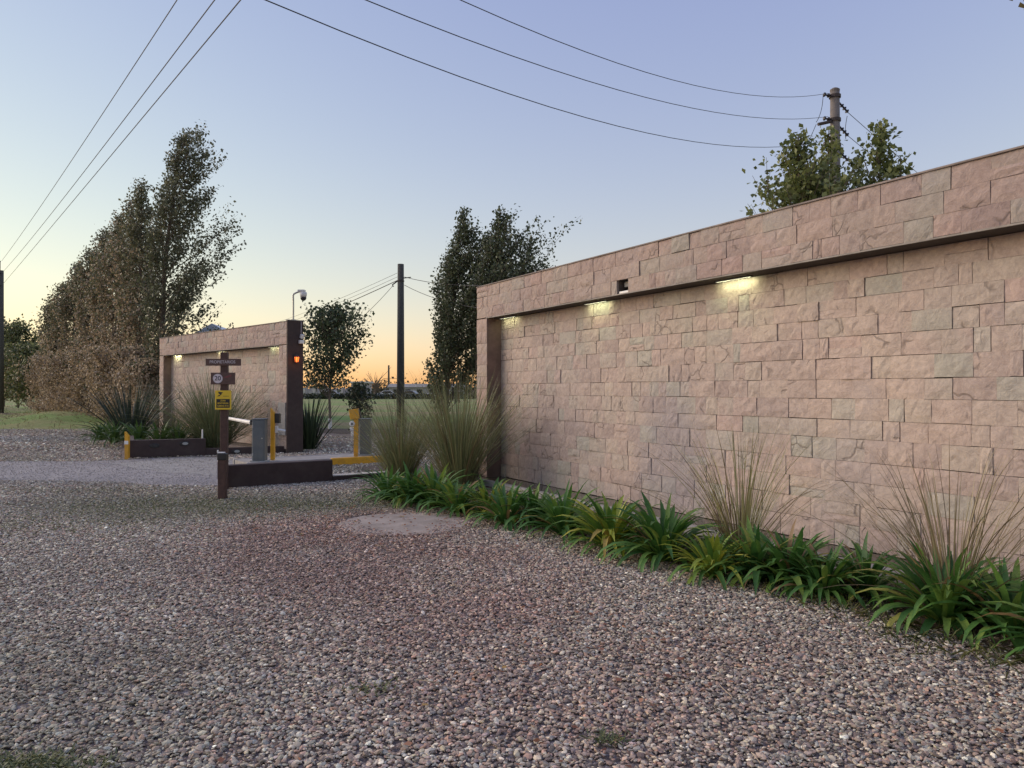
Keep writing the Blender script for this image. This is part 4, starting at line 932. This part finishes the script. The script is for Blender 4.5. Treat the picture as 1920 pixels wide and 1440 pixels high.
a = gme.attributes.new('pscl', 'FLOAT_VECTOR', 'POINT'); a.data.foreach_set('vector', ((gs * np.exp(np.clip(rng.normal(-.06, .40, n), -1.2, .68)))[:, None] * rng.uniform(.8, 1.2, (n, 3))).astype(np.float32).ravel())
a = gme.attributes.new('pidx', 'INT', 'POINT'); a.data.foreach_set('value', rng.integers(0, 6, n).astype(np.int32))
a = gme.attributes.new('pcol', 'FLOAT_COLOR', 'POINT'); a.data.foreach_set('color', np.concatenate([pc, np.ones((n, 1))], 1).astype(np.float32).ravel())
gro = link('gravel', gme); tag(gro, 'loose pinkish grey gravel covering the forecourt', 'gravel', kind='stuff')
ng = bpy.data.node_groups.new('gravel_scatter', 'GeometryNodeTree')
ng.interface.new_socket('Geometry', in_out='INPUT', socket_type='NodeSocketGeometry'); ng.interface.new_socket('Geometry', in_out='OUTPUT', socket_type='NodeSocketGeometry')
gi = ng.nodes.new('NodeGroupInput'); go = ng.nodes.new('NodeGroupOutput'); iop = ng.nodes.new('GeometryNodeInstanceOnPoints'); ci = ng.nodes.new('GeometryNodeCollectionInfo')
ci.inputs['Collection'].default_value = pcoll; ci.inputs['Separate Children'].default_value = True; ci.inputs['Reset Children'].default_value = True
def nattr(nm, ty):
    x = ng.nodes.new('GeometryNodeInputNamedAttribute'); x.data_type = ty; x.inputs[0].default_value = nm; return x.outputs[0]
e2r = ng.nodes.new('FunctionNodeEulerToRotation'); ng.links.new(nattr('prot', 'FLOAT_VECTOR'), e2r.inputs[0])
iop.inputs['Pick Instance'].default_value = True
ng.links.new(gi.outputs[0], iop.inputs['Points']); ng.links.new(ci.outputs[0], iop.inputs['Instance']); ng.links.new(nattr('pidx', 'INT'), iop.inputs['Instance Index'])
ng.links.new(e2r.outputs[0], iop.inputs['Rotation']); ng.links.new(nattr('pscl', 'FLOAT_VECTOR'), iop.inputs['Scale']); ng.links.new(iop.outputs[0], go.inputs[0])
gro.modifiers.new('scatter', 'NODES').node_group = ng

# round concrete lid in the gravel
n_ = 40; lidv = [(LID.x, LID.y, .022)] + [(LID.x + LID_R * (1 + .05 * math.sin(k * 1.3)) * math.cos(2 * math.pi * k / n_), LID.y + LID_R * (1 + .05 * math.sin(k * 2.1)) * math.sin(2 * math.pi * k / n_), .018) for k in range(n_)]
M['lid'] = plain('earthy_concrete', (.33, .285, .245), .95, .25, 4, bump_s=.5, dirt=(.19, .155, .125))
o = MB().lathe((LID.x, LID.y, -.05), [(LID_R, 0), (LID_R, .058), (LID_R - .02, .063), (.12, .068)], 40).build('concrete_lid', M['lid']); tag(o, 'flat round concrete lid set in the gravel near the plants', 'lid')

# fallen leaves, weeds and straws
n = 6500; x = rng.uniform(-7, 4.5, n); y = rng.uniform(3.0, 14, n); s2, o2 = wall_so(x, y); dn = .6 * vnoise(x, y, .8, 21) + .7 * np.exp(-((x + 2.0) ** 2 / 2.2 + (y - 9.0) ** 2 / 4)) + .35 * np.exp(-((x - .6) ** 2 / 2 + (y - 4.4) ** 2 / 2)); k = (dn > .48 + .35 * rng.random(n)) & ((o2 > .5) | (s2 < -.3)); x, y = x[k], y[k]; n = len(x)
P = np.stack([x, y, rng.uniform(.026, .038, n)], 1); V, F, C = leaves_np(P, .045, rng, np.array([.20, .085, .05]), np.array([.44, .22, .13]), 0, .7); V = V.reshape(-1, 4, 3); V[:, :, 2] = P[:, None, 2] + (V[:, :, 2] - P[:, None, 2]) * .35; C[rng.random(n) < .05] = (.42, .27, .08)
tag(link('fallen_leaves', np_mesh('fallen_leaves', V.reshape(-1, 3), F, M['leaf'], np.repeat(C, 4, axis=0))), 'brown and reddish dry leaves scattered over the gravel', 'leaves', kind='stuff')
def weeds(name, label, pts, h, w, lo, hi, seed, flat=.6):
    r = np.random.default_rng(seed); n = len(pts); a = r.uniform(0, 6.28, n); e = r.uniform(.25, 1.35, n) * flat; L = h * r.uniform(.4, 1.2, n)
    d = np.stack([np.cos(a) * np.cos(e), np.sin(a) * np.cos(e), np.sin(e)], 1); sd_ = np.stack([-np.sin(a), np.cos(a), 0 * a], 1) * (w * r.uniform(.6, 1.3, n))[:, None]
    b0 = np.asarray(pts); m_ = b0 + d * (L * .55)[:, None]; t = b0 + d * L[:, None] * .95 - np.array([[0, 0, 1]]) * (L * .18)[:, None]; t[:, 2] = np.maximum(t[:, 2], .03)
    V = np.stack([b0 - sd_ * .5, b0 + sd_ * .5, m_ + sd_ * .5, t, m_ - sd_ * .5], 1).reshape(-1, 3); F = np.arange(n * 5).reshape(-1, 5)
    C = np.array(lo) + (np.array(hi) - np.array(lo)) * r.random((n, 1)); o = link(name, np_mesh(name, V, F, M['blade'], np.repeat(C, 5, axis=0))); return tag(o, label, 'weeds', kind='stuff')
pts = []
for (cx, cy, sx, sy, n) in ((-4.3, 10.6, 2.2, 1.0, 3600), (-5.4, 9.2, 2.4, 1.1, 1800), (-2.6, 10.6, 1.5, .5, 900), (-6.5, 12.2, 3.0, .5, 900), (-2.15, 3.28, .3, .1, 420), (-1.9, 3.25, .2, .1, 200), (.45, 3.5, .1, .06, 90), (-.75, 4.1, .16, .1, 70), (-8, 18.5, 3.0, 2.0, 900), (-13, 22, 4, 2.5, 1500)):
    q = np.stack([rng.normal(cx, sx * .5, n), rng.normal(cy, sy * .5, n), np.full(n, .012)], 1); pts.append(q)
weeds('weeds', 'thin low green weeds growing through the gravel', np.vstack(pts), .055, .007, (.09, .12, .04), (.24, .26, .11), 31)
pts = []
for i in range(2600):
    s = rng.uniform(-1.5, 11.5); off = 1.36 + .12 * math.sin(s * 2.1) + rng.normal(0, .10) + (.10 + rng.random() * .25 if s > 8.0 and rng.random() < .6 else 0); p = wall_pt(s, off, .012); pts.append((p.x, p.y, p.z))
weeds('weeds', 'straggling grass and weeds along the front edge of the planting bed', pts, .13, .007, (.09, .12, .035), (.27, .27, .11), 32, .8)
# sticks
st = MB()
for i in range(60):
    p = Vector((random.uniform(-4, 3), random.uniform(3.1, 8), .03)); s2, o2 = wall_so(p.x, p.y)
    if o2 < 1.3 and s2 > -1: continue
    a = random.uniform(0, 6.28); L = random.uniform(.04, .16); st.tube([p, p + Vector((math.cos(a) * L * .5, math.sin(a) * L * .5, .012)), p + Vector((math.cos(a + .2) * L, math.sin(a + .2) * L, 0))], .0022, 5)
M['straw'] = plain('dry_straw', (.42, .34, .23), .8, .2); tag(st.build('straws', M['straw']), 'dry straws and twigs lying on the gravel', 'straws', kind='stuff')

# ------------------------------------------------------------------ verge on the far left
V = []; nx, ny = 40, 24; F = []
for j in range(ny + 1):
    for i in range(nx + 1):
        x = -52 + 37 * i / nx; y = 30.5 + 26 * j / ny + (x + 15) * -.10; e = min(i, nx - i, j * 1.5, ny - j) / 5; e = min(1, e); V.append((x, y, .01 + (.28 + .16 * math.sin(x * .9 + y * .4) + .10 * math.sin(x * 2.3 - y)) * e))
for j in range(ny):
    for i in range(nx): k = j * (nx + 1) + i; F.append((k, k + 1, k + nx + 2, k + nx + 1))
tag(link('grass_verge', np_mesh('grass_verge', V, F, M['lawn'], smooth=True)), kind='structure')
pts = np.array(V)[rng.integers(0, len(V), 16000)] + np.stack([rng.normal(0, .6, 16000), rng.normal(0, .6, 16000), rng.uniform(-.12, -.02, 16000)], 1)
weeds('verge_grass', 'rough grass on the verge beneath the poplars', pts, .22, .025, (.16, .16, .07), (.36, .31, .17), 33, 1.0)

# ------------------------------------------------------------------ background beyond the lawn
hut = empty('guard_hut', (-26.4, 135, 0), 0, 'small grey flat-roofed hut at the far side of the lawn', 'hut')
MB().span((-1.5, -1.5, 0), (1.5, 1.5, 2.75)).build('walls', M['grey_wall'], hut)
MB().span((-1.8, -1.8, 2.75), (1.8, 1.8, 3.05)).build('roof', M['plaster'], hut, .03)
for x0, x1, z0, z1 in ((-.9, -.1, 1.1, 2.1), (.35, 1.1, .1, 2.1)):
    w_ = MB().span((x0, -1.55, z0), (x1, -1.505, z1)).build('window' if z0 > .5 else 'door', M['glass'], hut); MB().span((x0 - .06, -1.57, z1), (x1 + .06, -1.52, z1 + .07)).build('lintel', M['white'], w_)
fen = empty('board_fence', (-31.8, 137, 0), 0, 'pale board fence left of the small grey hut', 'fence')
for k in range(22):
    MB().span((-5.4 + k * .42, -.03, .15), (-5.4 + k * .42 + .36, .03, 1.9 + .12 * math.sin(k * 2))).build('board', M['grey_wall'] if k % 4 else M['plaster'], fen)
MB().span((-5.5, .03, .5), (3.9, .09, .62)).span((-5.5, .03, 1.5), (3.9, .09, 1.62)).build('rails', M['concrete'], fen)
hg = empty('hedge', (-30, 133.5, 0), 0, 'low dark hedge along the far edge of the lawn', 'hedge')
Pn = np.stack([rng.uniform(-14, 26, 5000), rng.normal(0, .35, 5000), rng.uniform(0, .95, 5000)], 1); V, F, C = leaves_np(Pn, .3, rng, np.array([.02, .03, .015]), np.array([.06, .07, .03])); link('foliage', np_mesh('foliage', V, F, M['leaf'], np.repeat(C, 4, axis=0)), hg)
def car(loc, rz, label, mat):
    c = empty('parked_car', loc, rz, label, 'car', 'cars parked beyond the lawn')
    prof = [(-2.1, .35), (-2.15, .75), (-2.0, .95), (-1.35, 1.02), (-.75, 1.45), (.55, 1.47), (1.2, 1.0), (1.95, .88), (2.12, .65), (2.1, .35)]
    V = [(x, -.82, z) for x, z in prof] + [(x, .82, z) for x, z in prof]; k = len(prof)
    MB().add(V, [tuple(range(k)), tuple(range(2 * k - 1, k - 1, -1))] + [(i, i + k, (i + 1) % k + k, (i + 1) % k) for i in range(k)]).build('body', mat, c, .05)
    for sy in (-1, 1):
        MB().add([(-1.15, sy * .835, 1.04), (-.70, sy * .835, 1.38), (.50, sy * .835, 1.40), (1.0, sy * .835, 1.02)], [(0, 1, 2, 3)]).build('side_window', M['glass'], c)
        for x in (-1.3, 1.3):
            w_ = MB().lathe((x, sy * .74 + .1, .32), [(.32, 0), (.32, .2)], 16, 'Y').build('wheel', M['rubber'], c); MB().lathe((x, sy * .74 + (.1 if sy > 0 else .101), .32), [(.19, -.01), (.19, .215)], 12, 'Y').build('rim', M['galv'], w_)
    MB().add([(1.22, -.7, 1.0), (1.22, .7, 1.0), (.6, .62, 1.44), (.6, -.62, 1.44)], [(0, 1, 2, 3)]).build('windscreen', M['glass'], c)
    return c
M['car_white'] = plain('white_car_paint', (.70, .70, .70), .25, .04); M['car_grey'] = plain('grey_car_paint', (.22, .24, .28), .25, .05); M['car_silver'] = plain('silver_car_paint', (.45, .47, .5), .25, .05)
car((-22.0, 136, 0), R(10), 'white car parked right of the small grey hut', M['car_white']); car((-18.2, 137, 0), R(170), 'dark grey car parked behind the wooden pole', M['car_grey']); car((-13.4, 136, 0), R(5), 'white car parked right of the wooden pole', M['car_white']); car((-31.5, 134.8, 0), R(0), 'silver car parked in front of the board fence', M['car_silver'])
sh = empty('storage_shed', (-16, 146, 0), 0, 'long pale low shed behind the parked cars', 'shed')
MB().span((-7, -2, 0), (7, 2, 2.1)).build('walls', M['grey_wall'], sh)
MB().add([(-7.3, -2.4, 2.1), (7.3, -2.4, 2.1), (7.3, 2.4, 2.1), (-7.3, 2.4, 2.1), (-7.3, 0, 2.75), (7.3, 0, 2.75)], [(0, 1, 5, 4), (2, 3, 4, 5), (0, 4, 3), (1, 2, 5), (0, 3, 2, 1)]).build('roof', M['concrete'], sh)
for k in range(6): MB().span((-6.2 + k * 2.2, -2.05, .8), (-5.2 + k * 2.2, -2.003, 1.7)).build('window', M['glass'], sh)
lpole = empty('lattice_mast', (-29.5, 184, 0), 0, 'thin distant mast on the horizon left of the wooden pole', 'mast')
MB().tube([(0, 0, 0), (0, 0, 7.5)], [.28, .2], 8).build('shaft', M['pole_wood'], lpole); MB().tube([(-1.4, 0, 4.2), (0, 0, 4.4), (4, 0, 4.3)], .05, 5).build('crossarm', M['pole_wood'], lpole)
hz_pts = []
for i in range(260):
    x = rng.uniform(-190, 120); y = rng.uniform(190, 240); hgt = rng.uniform(2.2, 4.6) + 1.6 * max(0, math.sin(x * .07)); w = rng.uniform(2, 5); n = 90
    q = rng.normal(size=(n, 3)) * np.array([w * .5, w * .4, hgt * .28]) + np.array([x, y, hgt * .5]); hz_pts.append(q[q[:, 2] > 0])
Pn = np.vstack(hz_pts); V, F, C = leaves_np(Pn, .75, rng, np.array([.03, .032, .02]), np.array([.09, .08, .045])); tag(link('treeline', np_mesh('treeline', V, F, M['leaf'], np.repeat(C, 4, axis=0))), 'low dark line of distant trees at the horizon', 'trees', kind='stuff')
hs = empty('house', (-16.35, 44, 0), R(8), 'house behind the smaller stone wall showing only its blue-grey roof tip', 'house')
MB().span((-2.4, -3, 0), (2.4, 3, 3.55)).build('walls', M['grey_wall'], hs)
MB().add([(-2.8, -3.4, 3.4), (2.8, -3.4, 3.4), (2.8, 3.4, 3.4), (-2.8, 3.4, 3.4), (0, -3.4, 5.12), (0, 3.4, 5.12)], [(0, 4, 5, 3), (1, 2, 5, 4), (0, 1, 4), (2, 3, 5), (0, 3, 2, 1)]).build('roof', M['blue_roof'], hs)
MB().span((-1, -3.05, 1), (.4, -3.003, 2.2)).build('window', M['glass'], hs)
# blue tap box beside the wall end
tb = empty('hose_reel', wall_pt(-.12, .12, 0), RZW, 'small blue plastic hose fitting at the foot of the wall end', 'hose fitting')
MB().tube([(0, 0, .0), (0, 0, .22)], .03, 10).build('pipe', M['white'], tb); MB().tube([(-.09, 0, .17), (.09, 0, .17)], .055, 12).build('valve_body', M['blue_plastic'], tb); MB().tube([(.0, -.02, .2), (.0, -.10, .25)], .025, 8).build('outlet', M['blue_plastic'], tb)
